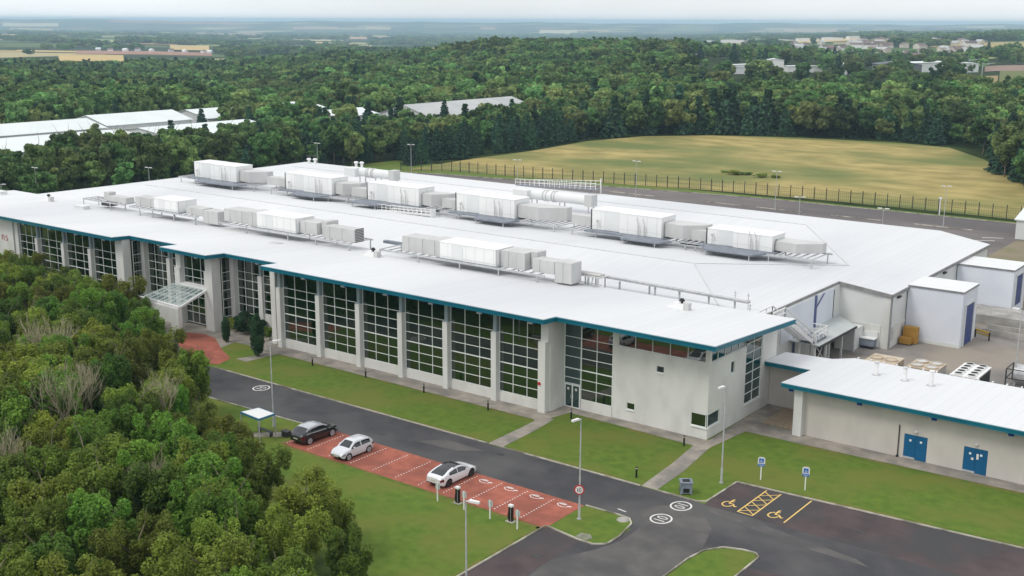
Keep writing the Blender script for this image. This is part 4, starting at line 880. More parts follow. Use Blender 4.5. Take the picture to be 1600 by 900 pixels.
b = MB(); b.box(-43.1, -41.5, 133.6, 134.5, .1, 2.0); b.build('tall_box', 'skip', u, o0); b = MB(); b.box(-43.2, -41.9, 132.7, 133.59, .15, .85); b.build('low_box', 'skip', u, o0)
b = MB(); b.box(-43.0, -42.7, 132.8, 134.3, .03, .1); b.box(-42.1, -41.8, 132.8, 134.3, .03, .1); b.build('skid', 'dark', u, o0)
o0 = (-45.8, 128.9, 0); u = empty('waste_container', o0, 'pale grey wheeled container against the hall wall', 'container')
b = MB(); b.box(-46.9, -44.7, 128.4, 129.25, .3, 1.2); b.build('body', 'binplastic', u, o0); b = MB(); b.box(-47, -44.6, 128.3, 129.28, 1.203, 1.3); b.build('lid', 'ahug', u, o0)
b = MB(); b.box(-47, -44.6, 128.32, 128.399, .25, .35); b.box(-46.8, -46.6, 128.4, 128.6, .03, .3); b.box(-45, -44.8, 128.4, 128.6, .03, .3); b.build('wheel_frame', 'dark', u, o0)
o0 = (-36.1, 141.2, 0); u = empty('height_barrier', o0, 'yellow and black barrier rail beside the blue roller door', 'barrier')
b = MB(); b.bar((-37.0, 141.7, .95), (-35.2, 140.8, .95), .14, .22); b.bar((-37.0, 141.7, .6), (-35.2, 140.8, .6), .1, .14); b.build('rail', 'yellow', u, o0)
b = MB(); b.box(-37.1, -36.95, 141.6, 141.75, .03, 1.0); b.box(-35.25, -35.1, 140.72, 140.87, .03, 1.0); b.build('post', 'black', u, o0)

# ------------------------------------------------------------------ street furniture
def lamp(loc, label, h=8.2, rz=0.0, heads=1, group='lamp posts around the office'):
    o = empty('street_lamp', (*loc, 0), label, 'lamp post', group, rz)
    b = MB(); b.tube((0, 0, 0), (0, 0, 1.4), .10, .095, 10); b.tube((0, 0, 1.4), (0, 0, h), .07, .045, 10); b.build('pole', 'steel', o)
    for s in ((1,) if heads == 1 else (1, -1)):
        b = MB(); b.tube((0, 0, h-.05), (s*.35, 0, h), .03, n=6)
        b.prism([(s*.25, -.13), (s*.95, -.09), (s*.95, .09), (s*.25, .13)][::s], h-.04, h+.1); b.build('lamp_head', 'white', o)
    b = MB(); b.box(-.13, .13, -.13, .13, 0, .12); b.build('base', 'steel', o)
    return o
lamp((-42.44, 51.44), 'lamp post rising from the lower lawn in front of the charging bays', 8.2, R(10))
s10 = lamp((-45.4, 68.56), 'lamp post carrying the round 10 speed sign beside the red bays', 8.1, R(-100))
lamp((-40.15, 81.67), 'lamp post on the grass near the corner of the white block', 8.35, R(-100))
lamp((-79.6, 68.35), 'lamp post beside the small shelter near the black car', 8.2, R(60))
lamp((-28.1, 124.2), 'lamp post in the yard behind the plant building', 8.2, R(170))
BK = 'twin headed lamp posts behind the building'
for (x, y), h, lab in (((-187.4, 207.1), 8, 'twin lamp post at the left end of the rear car park'), ((-97.6, 216.7), 7.8, 'twin lamp post on a kerbed island right of the roof walkway'), ((-64.3, 217.2), 7.7, 'twin lamp post on the rightmost kerbed island'),
    ((-64.1, 184), 7.7, 'twin lamp post standing close behind the far eave at right'), ((-79.9, 187.4), 7.7, 'twin lamp head peeking over the middle of the far eave'), ((-150.3, 200.2), 7.7, 'twin lamp post behind the left part of the far eave'), ((-129, 214.6), 7.7, 'twin lamp post before the meadow, left of the roof walkway'),
    ((-214, 154.2), 7.7, 'tall lamp post against the dark trees left of the roof'), ((-217.8, 127.8), 7.7, 'lamp post against the trees at far left'), ((-200.2, 110.6), 7.7, 'lamp post at the extreme left edge'), ((-209, 197), 7.7, 'lamp post rising behind the far left corner of the roof'), ((-200.2, 142.2), 7.7, 'shorter looking lamp head just beyond the left roof edge')):
    lamp((x, y), lab, h, R(rnd.uniform(0, 60)), 2, BK)
b = MB(); b.tube((-69.1, 230.2, 0), (-69.1, 230.2, 3.6), .12); b.box(-69.4, -68.8, 230.1, 230.3, 3.4, 3.7); tag(b.build('camera_pole', 'white'), 'short white camera pole by the fence at right', 'pole')
# round 10 sign on the lamp post
o = empty('speed_sign', (-45.4, 68.5, 2.5), 'round red rimmed 10 speed limit sign on a lamp post', 'sign', None, R(30))
b = MB(); b.tube((0, -.10, 0), (0, -.13, 0), .40, n=28); b.build('rim', 'signred', o)
b = MB(); b.tube((0, -.131, 0), (0, -.14, 0), .30, n=28); b.build('plate', 'paint', o)
b = MB()
b.bar((-.11, -.148, -.14), (-.11, -.148, .14), .01, .01)
b.v = []; b.f = []; b.mi = []; b.box(-.14, -.09, -.15, -.141, -.14, .14)
for k in range(16):
    a, c = 2*math.pi*k/16, 2*math.pi*(k+1)/16
    b.poly([(.07+math.cos(a)*.05, -.146, math.sin(a)*.10), (.07+math.cos(c)*.05, -.146, math.sin(c)*.10), (.07+math.cos(c)*.10, -.146, math.sin(c)*.145), (.07+math.cos(a)*.10, -.146, math.sin(a)*.145)])
b.build('digits', 'black', o)
# bollard lights
bl = [((-91.1, 84.1), 'under the glazed bays, leftmost'), ((-83.5, 84.6), 'second from the left in the lawn row'), ((-75.2, 84.5), 'third from the left in the lawn row'), ((-66.7, 84.3), 'left of the diagonal footpath'),
      ((-58.8, 87.1), 'beside the recessed double door'), ((-46.8, 87.4), 'near the bottom corner of the white block'), ((-46.3, 78.4), 'at the kerb beside the right footpath')]
b0 = None
for (x, y), lab in bl:
    lab = 'short black bollard light ' + lab
    if b0 is None:
        b0 = empty('bollard_light', (x, y, 0), lab, 'bollard', 'bollard lights on the lawn')
        b = MB(); b.tube((0, 0, 0), (0, 0, .78), .085, n=12); b.build('post', 'black', b0)
        b = MB(); b.tube((0, 0, .781), (0, 0, .88), .07, n=12); b.build('lens', 'roofvent', b0)
        b = MB(); b.tube((0, 0, .881), (0, 0, .98), .09, .06, n=12); b.build('cap', 'black', b0)
    else:
        c = copy_tree(b0); c.location = (x, y, 0); c['label'] = lab
# small post signs facing the bays, charging posts
q0 = None
for (x, y), lab in (((-56.2, 64.6), 'leftmost white post sign at the bays, in front of the white fastback car'), ((-53.5, 64.6), 'white post sign just right of the left charging post'), ((-50.85, 64.5), 'white post sign between the two charging posts'), ((-48.1, 64.3), 'rightmost white post sign, beside the right charging post')):
    if q0 is None:
        q0 = empty('bay_sign', (x, y, 0), lab, 'post sign', 'post signs at the charging bays', R(4))
        b = MB(); b.box(-.04, .04, -.04, .04, 0, 1.55); b.build('post', 'frame', q0)
        b = MB(); b.box(-.22, .22, .041, .055, 1.0, 1.5); b.build('plate', 'steel', q0)
    else:
        c = copy_tree(q0); c.location = (x, y, 0); c['label'] = lab
for (x, y), lab in (((-54.7, 65.3), 'black charging post with white top next to the white fastback car'), ((-49.3, 65.1), 'black charging post with white top at the right end of the bays')):
    o = empty('charging_post', (x, y, 0), lab, 'charging post', 'charging posts at the red bays')
    b = MB(); b.box(-.16, .16, -.12, .12, .06, 1.22); b.build('body', 'black', o); b = MB(); b.box(-.18, .18, -.14, .14, 1.221, 1.38); b.build('top_cap', 'white', o)
    b = MB(); b.box(-.35, .35, -.28, .25, 0, .06); b.build('plinth', 'kerb', o); b = MB(); b.box(.05, .075, -.135, -.121, .1, 1.2); b.build('trim', 'steel', o)
    b = MB(); b.tube((-.2, 0, .9), (-.34, .05, .35), .03, n=6); b.tube((-.34, .05, .35), (-.25, .0, .12), .03, n=6); b.build('cable', 'black', o)
for (x, y), lab in (((-37.9, 84.3), 'left blue and white disabled parking sign on a short post'), ((-34.1, 84.5), 'right blue and white disabled parking sign on a short post')):
    o = empty('disabled_bay_sign', (x, y, 0), lab, 'sign', 'disabled parking signs', R(22))
    b = MB(); b.box(-.045, .045, -.03, .03, 0, 1.25); b.build('post', 'frame', o)
    b = MB()
    b.prism([(-.29, -.05), (.29, -.05), (.29, -.03), (-.29, -.03)], 1.3, 1.95); b.prism([(-.2, -.05), (.2, -.05), (.2, -.03), (-.2, -.03)], 1.951, 2.03); b.build('plate', 'paint', o)
    b = MB(); b.box(-.19, .19, -.058, -.051, 1.52, 1.9); b.box(-.27, .27, -.06, -.051, 1.22, 1.44); b.build('blue_panel', 'signblue', o)
    b = MB(); b.strip([], 0, 0)
    for a in range(10):
        t0, t1 = R(100 + a*24), R(124 + a*24); b.poly([(math.cos(t0)*.07, -.062, 1.64+math.sin(t0)*.07), (math.cos(t1)*.07, -.062, 1.64+math.sin(t1)*.07), (math.cos(t1)*.10, -.062, 1.64+math.sin(t1)*.10), (math.cos(t0)*.10, -.062, 1.64+math.sin(t0)*.10)])
    b.box(-.02, .01, -.064, -.0585, 1.66, 1.82); b.box(-.01, .08, -.064, -.0585, 1.66, 1.69); b.box(.06, .09, -.064, -.0585, 1.56, 1.68); b.box(-.2, .2, -.066, -.0605, 1.31, 1.35)
    b.build('wheelchair_mark', 'paint', o)
# litter bin on the verge
o = empty('litter_bin', (-41.5, 78.1, 0), 'blue grey square litter bin with open top on the verge by the road roundels', 'bin', None, R(35))
b = MB()
for sx in (-1, 1):
    for sy in (-1, 1): b.box(sx*.42-.06, sx*.42+.06, sy*.42-.06, sy*.42+.06, 0, .2)
b.prism([(-.46, -.46), (.46, -.46), (.46, .46), (-.46, .46)], .12, .98); b.build('body', 'binplastic', o)
b = MB(); b.prism([(-.52, -.52), (.52, -.52), (.52, .52), (-.52, .52)], .981, 1.06); b.build('rim', 'binplastic', o)
for q in ((-.3, .3, -.3, .3, 1.061, 1.07), (-.25, .25, -.475, -.461, .2, .55), (-.475, -.461, -.2, .25, .2, .5)): b = MB(); b.box(*q); b.build('opening', 'black', o)
b = MB(); b.lathe(-42.7, 70.5, [(.5, .045), (.44, .10), (.3, .15), (.1, .18)], 9); tag(b.build('boulder', 'conc'), 'dark flat stone at the top corner of the small grass island', 'stone')
b = MB(); b.prism([(-43.9, 65.8), (-42.9, 65.75), (-42.7, 66.3), (-43.2, 66.75), (-43.9, 66.6)], .046, .09); tag(b.build('inspection_cover', 'lid'), 'pale square cover in the grass at the bottom of the island', 'cover')
# shelter
o0 = (-78.5, 65.6, 0); u = empty('smoking_shelter', o0, 'small open shelter with pale roof and blue frame beside the trees', 'shelter')
b = MB(); b.prism([(-80.0, 64.9), (-77.2, 64.6), (-77.2, 66.5), (-79.6, 66.7)], 2.22, 2.3); b.build('roof', 'ahug', u, o0)
b = MB(); P = [(-80.0, 64.9), (-77.2, 64.6), (-77.2, 66.5), (-79.6, 66.7)]
for p, q in zip(P, P[1:]+P[:1]): b.bar((*p, 2.22), (*q, 2.22), .1, .16)
b.build('roof_frame', MT['bluesteel'] if 'bluesteel' in MT else mat('blue_frame', (.02, .14, .27), (.03, .17, .3), 2, .5), u, o0)
for p in P:
    b = MB(); b.box(p[0]-.04, p[0]+.04, p[1]-.04, p[1]+.04, 0, 2.2); b.build('post', 'steel', u, o0)
b = MB(); b.bar((-79.6, 66.5, .45), (-77.5, 66.35, .45), .35, .06); b.box(-79.4, -79.3, 66.3, 66.6, 0, .43); b.box(-77.7, -77.6, 66.2, 66.5, 0, .43); b.build('bench', 'dark', u, o0)
b = MB(); b.box(-77.0, -76.3, 67.0, 67.5, 0, .5); b.box(-77.05, -76.25, 66.95, 67.55, .501, .56); tag(b.build('grit_box', 'dark'), 'low dark box on the grass behind the shelter', 'box')
b = MB(); b.prism([(-103.6, 88.6), (-102.4, 88.5), (-102.3, 89.1), (-103.3, 89.3)], .03, .3); tag(b.build('white_boulder', 'white'), 'white stone by the double door of the left recess', 'stone')

# fence along the meadow
FP = [(-199, 216), (-188.8, 222.4), (-163.4, 225.3), (-144.9, 228.8), (-122.9, 232.9), (-105.7, 234.2), (-91, 235.4), (-57, 234.7), (-40, 234.0)]
def along(P, step):
    out_ = []; rest = 0
    for a, c in zip(P, P[1:]):
        d = math.hypot(c[0]-a[0], c[1]-a[1]); t = rest
        while t < d: out_.append((a[0]+(c[0]-a[0])*t/d, a[1]+(c[1]-a[1])*t/d)); t += step
        rest = t - d
    return out_
o0 = (-120, 233, 0); fen = empty('security_fence', o0, 'long dark palisade fence between the rear car park and the dry meadow', 'fence')
b = MB()
for p, q in zip(FP, FP[1:]):
    for z in (.35, 1.25, 2.2): b.bar((*p, z), (*q, z), .035, .035)
for p in along(FP, .42): b.box(p[0]-.012, p[0]+.012, p[1]-.012, p[1]+.012, .05, 2.4)
b.build('pales', 'dark', fen, o0)
pb0 = None
for p in along(FP, 2.62):
    if pb0 is None:
        b = MB(); b.box(-.07, .07, -.07, .07, 0, 2.75); pb0 = b.build('post', 'dark', fen)
        pb0.location = (p[0]-o0[0], p[1]-o0[1], 0)
    else:
        c = pb0.copy(); C.objects.link(c); c.location = (p[0]-o0[0], p[1]-o0[1], 0)

# ------------------------------------------------------------------ cars
def car(name, loc, rz, Ln, Wd, top, belt, arch, glass, paint, roofm, label, trim=None, rim='steel', wheel_r=.33, wy=None, pil=(), tumble=.40, railm=None):
    """one smooth lofted shell, front towards +Y. top / belt: [(y, z)] height profiles; glass: (windscreen y0,y1, rear glass y0,y1); pil: [(y0,y1)] solid side pillars"""
    o = empty(name, (*loc, 0), label, 'car', 'parked cars in the red bays', rz)
    hw = Wd/2; e1 = Ln/2; wyf, wyr = wy
    def prof(P, y):
        xs, zs = [p[0] for p in P], [p[1] for p in P]
        return sum(float(np.interp(y+d, xs, zs)) for d in (-.06, -.03, 0, .03, .06))/5
    NS = 84; ys = [-e1 + Ln*k/(NS-1) for k in range(NS)]; rows = []
    for y in ys:
        q = max(0, (abs(y)-(e1-.75))/.75); w = hw*(1 - .24*q**2.4)
        zb, zt = prof(belt, y), prof(top, y); zt = max(zt, zb+.025)
        zs = .24 + .16*max(0, (abs(y)-(e1-.5))/.5)**2
        for c in (wyf, wyr):
            d = abs(y-c)
            if d < arch: zs = max(zs, wheel_r + math.sqrt(arch*arch-d*d)*.98)
        r = []
        for i in range(7):
            t = i/6; z = zs+(zb-zs)*t; lvl = (z-.24)/(zb-.24); r.append((w*(.90+.10*math.sin(math.pi*min(1, .12+lvl*.72))), z))
        xb = r[-1][0]; xt = min(xb - (zt-zb)*tumble, xb-.07)
        for i in range(1, 5): t = i/4; r.append((xb+(xt-xb)*t + .02*math.sin(math.pi*t), zb+(zt-.035-zb)*t))
        for i in range(1, 6): t = i/5; r.append((xt*(1-t), zt-.035 + .035*(1-(1-t)**2)))
        rows.append(r)
    parts_ = {}
    def add(key, quad): parts_.setdefault(key, []).append(quad)
    for k in range(NS-1):
        ym = (ys[k]+ys[k+1])/2; a, c = rows[k], rows[k+1]; gh = prof(top, ym)-prof(belt, ym)
        for i in range(15):
            for s in (-1, 1):
                q = [(s*a[i][0], ys[k], a[i][1]), (s*c[i][0], ys[k+1], c[i][1]), (s*c[i+1][0], ys[k+1], c[i+1][1]), (s*a[i+1][0], ys[k], a[i+1][1])]
                if s > 0: q = q[::-1]
                key = 'body'
                if 6 <= i < 9 and gh > .17 and not any(u < ym < v for u, v in pil): key = 'windows'
                elif i >= 11 and (glass[0] < ym < glass[1] or glass[2] < ym < glass[3]): key = 'windows'
                elif i >= 10 and glass[3] <= ym <= glass[0]: key = 'roof_panel'
                elif 3 <= i < 5 and ym > e1-.42 and ym < e1-.04: key = ('headlight', s)
                elif 3 <= i < 5 and ym < -e1+.34: key = ('tail_light', s)
                elif 9 <= i < 10 and gh > .3 and railm and glass[2]-.1 < ym < glass[1]: key = 'roof_rail'
                add(key, q)
    for k, end in ((NS-1, 1), (0, -1)):
        r = rows[k]
        for i in range(15):
            q = [(-r[i][0], ys[k], r[i][1]), (r[i][0], ys[k], r[i][1]), (r[i+1][0], ys[k], r[i+1][1]), (-r[i+1][0], ys[k], r[i+1][1])]
            if end > 0: q = q[::-1]
            add('grille' if (end > 0 and i in (0, 1, 3)) or (end < 0 and i == 0) else 'body', q)
    ms = {'body': paint, 'windows': 'carglass', 'roof_panel': roofm, 'roof_rail': railm or paint, 'headlight': 'lamp_clear', 'tail_light': 'lamp_red', 'grille': 'black'}
    for key, qs in parts_.items():
        nm = key[0] if isinstance(key, tuple) else key; idx = {}; V = []; F = []
        for q in qs:
            f = []
            for p in q:
                h = (round(p[0], 4), round(p[1], 4), round(p[2], 4))
                if h not in idx: idx[h] = len(V); V.append(h)
                if not f or f[-1] != idx[h]: f.append(idx[h])
            if len(set(f)) >= 3: F.append(tuple(dict.fromkeys(f)))
        b = MB(); b.v = V; b.f = F; b.mi = [0]*len(F); ob = b.build(nm, ms[nm], o, smooth=True)
        md = ob.modifiers.new('e', 'EDGE_SPLIT'); md.split_angle = R(40)
    if trim:
        t_ = MB()
        for s in (-1, 1):
            for k in range(NS-1):
                if glass[2]+.25 < ys[k] < glass[1]-.1: a, c = rows[k][6], rows[k+1][6]; t_.bar((s*(a[0]+.012), ys[k], a[1]), (s*(c[0]+.012), ys[k+1], c[1]), .03, .05)
        t_.build('window_trim', trim, o)
    b = MB(); b.box(-hw*.8, hw*.8, -e1+.3, e1-.3, .26, .62); b.build('underbody', 'black', o)
    for sx in (-1, 1):
        for c in (wyf, wyr):
            w_ = MB(); w_.tube((sx*(hw-.22), c, wheel_r), (sx*(hw-.015), c, wheel_r), wheel_r, n=28); wh = w_.build('wheel', 'tyre', o)
            c_ = MB(); X = sx*(hw-.008); c_.tube((sx*(hw-.014), c, wheel_r), (sx*(hw-.004), c, wheel_r), wheel_r*.22, n=14)
            for q in range(10):
                t = q*math.pi/5; c_.bar((X, c, wheel_r), (X, c+math.cos(t)*wheel_r*.66, wheel_r+math.sin(t)*wheel_r*.66), .012, .06)
            for q in range(20):
                t0, t1 = q*math.pi/10, (q+1)*math.pi/10
                c_.bar((X, c+math.cos(t0)*wheel_r*.67, wheel_r+math.sin(t0)*wheel_r*.67), (X, c+math.cos(t1)*wheel_r*.67, wheel_r+math.sin(t1)*wheel_r*.67), .02, .05)
            c_.build('rim', rim, wh)
    ya = glass[1]-.42; zb = prof(belt, ya)
    for s in (-1, 1):
        m_ = MB(); xa = hw*.93; m_.prism([(s*xa, ya-.07), (s*(xa+.2), ya-.05), (s*(xa+.2), ya+.05), (s*xa, ya+.09)][::s], zb+.0, zb+.13); m_.build('wing_mirror', paint, o)
    f_ = MB(); f_.box(-.26, .26, e1-.02, e1+.012, .40, .50); f_.build('number_plate', 'plate', o)
    zp = prof(belt, -e1)*.5+.24; f_ = MB(); f_.box(-.26, .26, -e1-.012, -e1+.02, zp-.05, zp+.06); f_.build('number_plate', 'plate', o)
    return o
def carpaint(n, c, r=.22): return mat(n, c, c, 1, r, coat=1.0)
MT['carwhite'] = carpaint('white_car_paint', (.74, .75, .77)); MT['carsilver'] = carpaint('pale_silver_car_paint', (.62, .64, .67), .25); MT['cardark'] = carpaint('black_car_paint', (.006, .006, .009), .15)
MT['carglass'] = mat('car_window_glass', (.006, .010, .012), (.010, .015, .018), 1, .03, ior=1.7)
MT['carroofglass'] = mat('black_roof_glass', (.004, .004, .006), (.006, .006, .008), 1, .12, ior=1.5)
MT['tyre'] = mat('tyre_rubber', (.008, .008, .008), (.014, .014, .014), 3, .85)
MT['rimdark'] = mat('dark_alloy', (.03, .03, .03), (.05, .05, .05), 2, .4)
MT['rimlight'] = mat('bright_alloy', (.4, .4, .42), (.5, .5, .52), 2, .35)
MT['lamp_clear'] = mat('headlight_lens', (.16, .18, .20), (.28, .30, .33), 4, .1); MT['lamp_red'] = mat('tail_lens', (.10, .006, .006), (.16, .01, .01), 4, .15)
MT['plate'] = mat('number_plate_plastic', (.5, .5, .4), (.6, .6, .48), 3, .6)
MT['carroofsheen'] = mat('painted_sky_sheen_roof', (.36, .38, .42), (.42, .44, .48), 1, .2, coat=1)  # black car's roof: reflected sky put into the base colour as silver
car('parked_car', (-74.25, 68.45), 0, 4.5, 1.86, [(-2.25, .88), (-2.15, 1.05), (-2.0, 1.12), (-1.45, 1.46), (-.9, 1.55), (-.1, 1.58), (.45, 1.50), (1.2, 1.06), (1.7, 1.0), (2.1, .88), (2.25, .68)],
    [(-2.25, .82), (-2.1, 1.0), (-1.2, 1.04), (.4, .98), (1.2, .96), (2.0, .84), (2.25, .62)], .42, (.42, 1.18, -1.98, -1.35), 'cardark', 'carroofsheen', 'black crossover car with sky reflection coloured silver on its roof, parked at the left end of the red bays', trim='rimlight', rim='rimlight', wheel_r=.36, wy=(1.38, -1.36), pil=((-.42, -.34), (-2.0, -1.28)), railm='rimlight')
car('parked_car', (-68.72, 67.75), R(180), 4.0, 1.70, [(-2.0, .85), (-1.93, 1.0), (-1.75, 1.12), (-1.45, 1.38), (-.9, 1.45), (.0, 1.47), (.35, 1.42), (1.02, .98), (1.5, .92), (1.88, .76), (2.0, .60)],
    [(-2.0, .80), (-1.85, .96), (-1.0, .96), (.4, .91), (1.0, .90), (1.8, .72), (2.0, .55)], .38, (.36, 1.0, -1.80, -1.48), 'carsilver', 'carsilver', 'pale silver hatchback facing the lawn, between the black and the white car', rim='rimlight', wheel_r=.31, wy=(1.24, -1.23), pil=((-.36, -.28), (-1.9, -1.42)))
car('parked_car', (-58.2, 68.75), 0, 4.72, 1.87, [(-2.36, .86), (-2.28, 1.0), (-1.95, 1.06), (-1.2, 1.30), (-.55, 1.41), (.0, 1.43), (.4, 1.37), (1.25, .94), (1.8, .86), (2.2, .70), (2.36, .56)],
    [(-2.36, .80), (-2.2, .95), (-1.6, .99), (-.8, .93), (.5, .86), (1.2, .86), (2.1, .66), (2.36, .52)], .42, (.36, 1.2, -1.95, -.62), 'carwhite', 'carroofglass', 'white fastback car with black glass roof, next to the left charging post', rim='rimdark', wheel_r=.345, wy=(1.46, -1.44), pil=((-.32, -.26), (-2.1, -1.35)), tumble=.46)

# ------------------------------------------------------------------ trees
def leaves(rs, cen, rad, n, size, squash=.8, up_bias=.25, droop=0.0, pts=None):
    """leaf-sized quads spread in clumps; returns verts, faces, tint"""
    k = len(cen); idx = rs.integers(0, k, n)
    d = rs.normal(size=(n, 3)); d /= np.linalg.norm(d, axis=1)[:, None]
    rr = rad[idx] * rs.uniform(.45, 1.08, n) ** .6
    p = cen[idx] + d * rr[:, None] * np.array([1, 1, squash])
    nrm = d * .7 + rs.normal(size=(n, 3)) * .55; nrm[:, 2] += up_bias; nrm /= np.linalg.norm(nrm, axis=1)[:, None]
    t = np.cross(nrm, rs.normal(size=(n, 3))); t /= np.linalg.norm(t, axis=1)[:, None]; b = np.cross(nrm, t)
    sz = size * rs.uniform(.55, 1.3, n)[:, None]
    t = t * sz * .5; b = b * sz * rs.uniform(.35, .6, n)[:, None]
    V = np.stack([p - t, p - b + nrm*sz*.08, p + t, p + b + nrm*sz*.08], 1).reshape(-1, 3)
    F = np.arange(n*4).reshape(n, 4)
    ct = rs.uniform(.72, 1.28, k)
    return V, F, ct[idx] * rs.uniform(.8, 1.2, n)
def broad_crown(name, seed, h, r, nc, n, size, m, low=.28, plume=(.16, .34), sq=.8, nl=4, lr=(.5, .75), lh=(.5, .8)):
    rs = np.random.default_rng(seed); cen = []; rad = []
    ls = .35 if nl == 4 else .62; lobes = [(rs.uniform(-ls, ls)*r, rs.uniform(-ls, ls)*r, rs.uniform(*lh)*h, rs.uniform(*lr)) for _ in range(nl)]
    while len(cen) < nc:
        q = lobes[len(cen) % nl]; d = rs.normal(size=3); d /= np.linalg.norm(d); f = rs.uniform(.55, 1.05)
        c = np.array([q[0] + d[0]*r*q[3]*f, q[1] + d[1]*r*q[3]*f, q[2] + d[2]*h*.30*f])
        if c[2] < h*low: c[2] = h*low + rs.uniform(0, .1)*h
        c[2] = min(c[2], h*.95); cen.append(c); rad.append(r*rs.uniform(*plume))
    V, F, T = leaves(rs, np.array(cen), np.array(rad), n, size, squash=sq)
    return mesh_np(name, V, F, m, T)
def conifer_crown(name, seed, h, r, n, size, m):
    rs = np.random.default_rng(seed); cen = []; rad = []
    tiers = int(h / .85)
    for i in range(tiers):
        t = i / tiers; z = h*.10 + t*h*.86; R_ = r*(1-t)**.85 + .12; nb = max(3, int(9*(1-t)+2)); a0 = rs.uniform(0, 6)
        for j in range(nb):
            a = a0 + 2*math.pi*j/nb + rs.uniform(-.25, .25); q = R_*rs.uniform(.75, 1.15)
            for f in (.35, .7, 1.0): cen.append((math.cos(a)*q*f, math.sin(a)*q*f, z - f*q*.18 + rs.uniform(-.15, .15))); rad.append(.12*r + .22*R_*(.6 if f == 1 else .9))
    V, F, T = leaves(rs, np.array(cen), np.array(rad), n, size, squash=.45, up_bias=.5)
    return mesh_np(name, V, F, m, T)
def trunk_mesh(name, seed, h, r0, limbs=6, m='bark', spread=.35):
    rs = random.Random(seed); b = MB(); p = Vector((0, 0, -.3)); pts = [p]
    for k in range(5): p = p + Vector((rs.uniform(-.1, .1)*h*.1, rs.uniform(-.1, .1)*h*.1, h*.17)); pts.append(p)
    for k in range(5): b.tube(pts[k], pts[k+1], r0*(1-.17*k), r0*(1-.17*(k+1)), 7, caps=False)
    for i in range(limbs):
        k = 1 + i % 4; a = 2*math.pi*i/limbs + rs.uniform(-.4, .4); q = pts[k].lerp(pts[k+1], rs.random())
        L1 = h*spread*rs.uniform(.6, 1); e1 = q + Vector((math.cos(a)*L1*.6, math.sin(a)*L1*.6, L1*.75)); e2 = e1 + Vector((math.cos(a+.4)*L1*.3, math.sin(a+.4)*L1*.3, L1*.5))
        b.tube(q, e1, r0*.4, r0*.22, 5, caps=False); b.tube(e1, e2, r0*.22, r0*.06, 5, caps=False)
    me = bpy.data.meshes.new(name); me.from_pydata(b.v, [], b.f); me.materials.append(MT[m]); me.update(); return me
def bare_mesh(name, seed, h):
    rs = random.Random(seed); b = MB()
    def grow(p, d, L_, r, lev):
        q = p + d*L_; b.tube(p, q, r, r*.62, 6 if lev < 2 else 4, caps=False)
        if lev >= 5: return
        for _ in range(3 if lev < 4 else 2):
            a = Vector((rs.uniform(-1, 1), rs.uniform(-1, 1), rs.uniform(-.1, .8))).normalized(); grow(q, (d*1.0 + a*.62 + Vector((0, 0, .15))).normalized(), L_*rs.uniform(.62, .85), r*.6, lev+1)
    for s in range(3): grow(Vector((s*.3-.3, rs.uniform(-.2, .2), -.2)), Vector((rs.uniform(-.3, .3), rs.uniform(-.3, .3), 1)).normalized(), h*.27, .10, 0)
    me = bpy.data.meshes.new(name); me.from_pydata(b.v, [], b.f); me.materials.append(MT['deadwood']); me.update(); return me
def inside(x, y, P):
    c = False; j = len(P)-1
    for i in range(len(P)):
        if (P[i][1] > y) != (P[j][1] > y) and x < (P[j][0]-P[i][0])*(y-P[i][1])/(P[j][1]-P[i][1])+P[i][0]: c = not c
        j = i
    return c
def wn(x, y, k=0):
    """smooth pseudo noise about -1..1"""
    return (math.sin(x*.021+k)+math.sin(y*.017+2*k+x*.008)+math.sin((x+y)*.037+3*k)*.7+math.sin((x-y)*.011+k))/3.2
def tree(kind, loc, scale, rz, cm, tm, label, cat, group):
    o = bpy.data.objects.new(kind, None); C.objects.link(o); o.location = loc; o.rotation_euler = (0, 0, rz); o.scale = scale
    tag(o, label, cat, group)
    if tm: t = bpy.data.objects.new('trunk', tm); C.objects.link(t); t.parent = o
    if cm: c = bpy.data.objects.new('crown', cm); C.objects.link(c); c.parent = o
    return o
# near belt in front of the left half of the building
NB = [broad_crown('crown_near', 100+i, 8.0, [3.0, 3.3, 2.7, 3.1, 2.5, 3.4][i], 150, 30000, .17, MT['leaf' if i % 2 == 0 else 'leafy'], plume=(.08, .20), sq=1.5, low=.2, nl=9, lr=(.22, .42), lh=(.35, .82)) for i in range(6)]
NT = [trunk_mesh('trunk_near', 200+i, 8.0, .16, 8) for i in range(3)]
BR = [bare_mesh('bare_limbs', 300+i, 7.0) for i in range(3)]
FG = [(-134, 82), (-119, 80), (-109, 75.5), (-101, 71.0), (-92, 68.2), (-85, 64.6), (-80.3, 61.0), (-75, 58.5), (-69, 56.2), (-60, 53.4), (-53, 51.0), (-49, 48.2), (-48.2, 44), (-48, 36), (-52, 26), (-75, 22), (-110, 34), (-150, 56), (-168, 80), (-150, 84)]
rt = random.Random(11); pts = []; gx = -170
while gx < -40:
    gy = 20
    while gy < 86:
        x = gx + rt.uniform(-1.7, 1.7); y = gy + rt.uniform(-1.7, 1.7)
        u_, v_ = uv(x, y)
        if inside(x, y, FG) and abs(v_/u_) < .52 and u_ > 50 and rt.random() < .93: pts.append((x, y, u_, v_/u_))
        gy += 4.0
    gx += 4.0
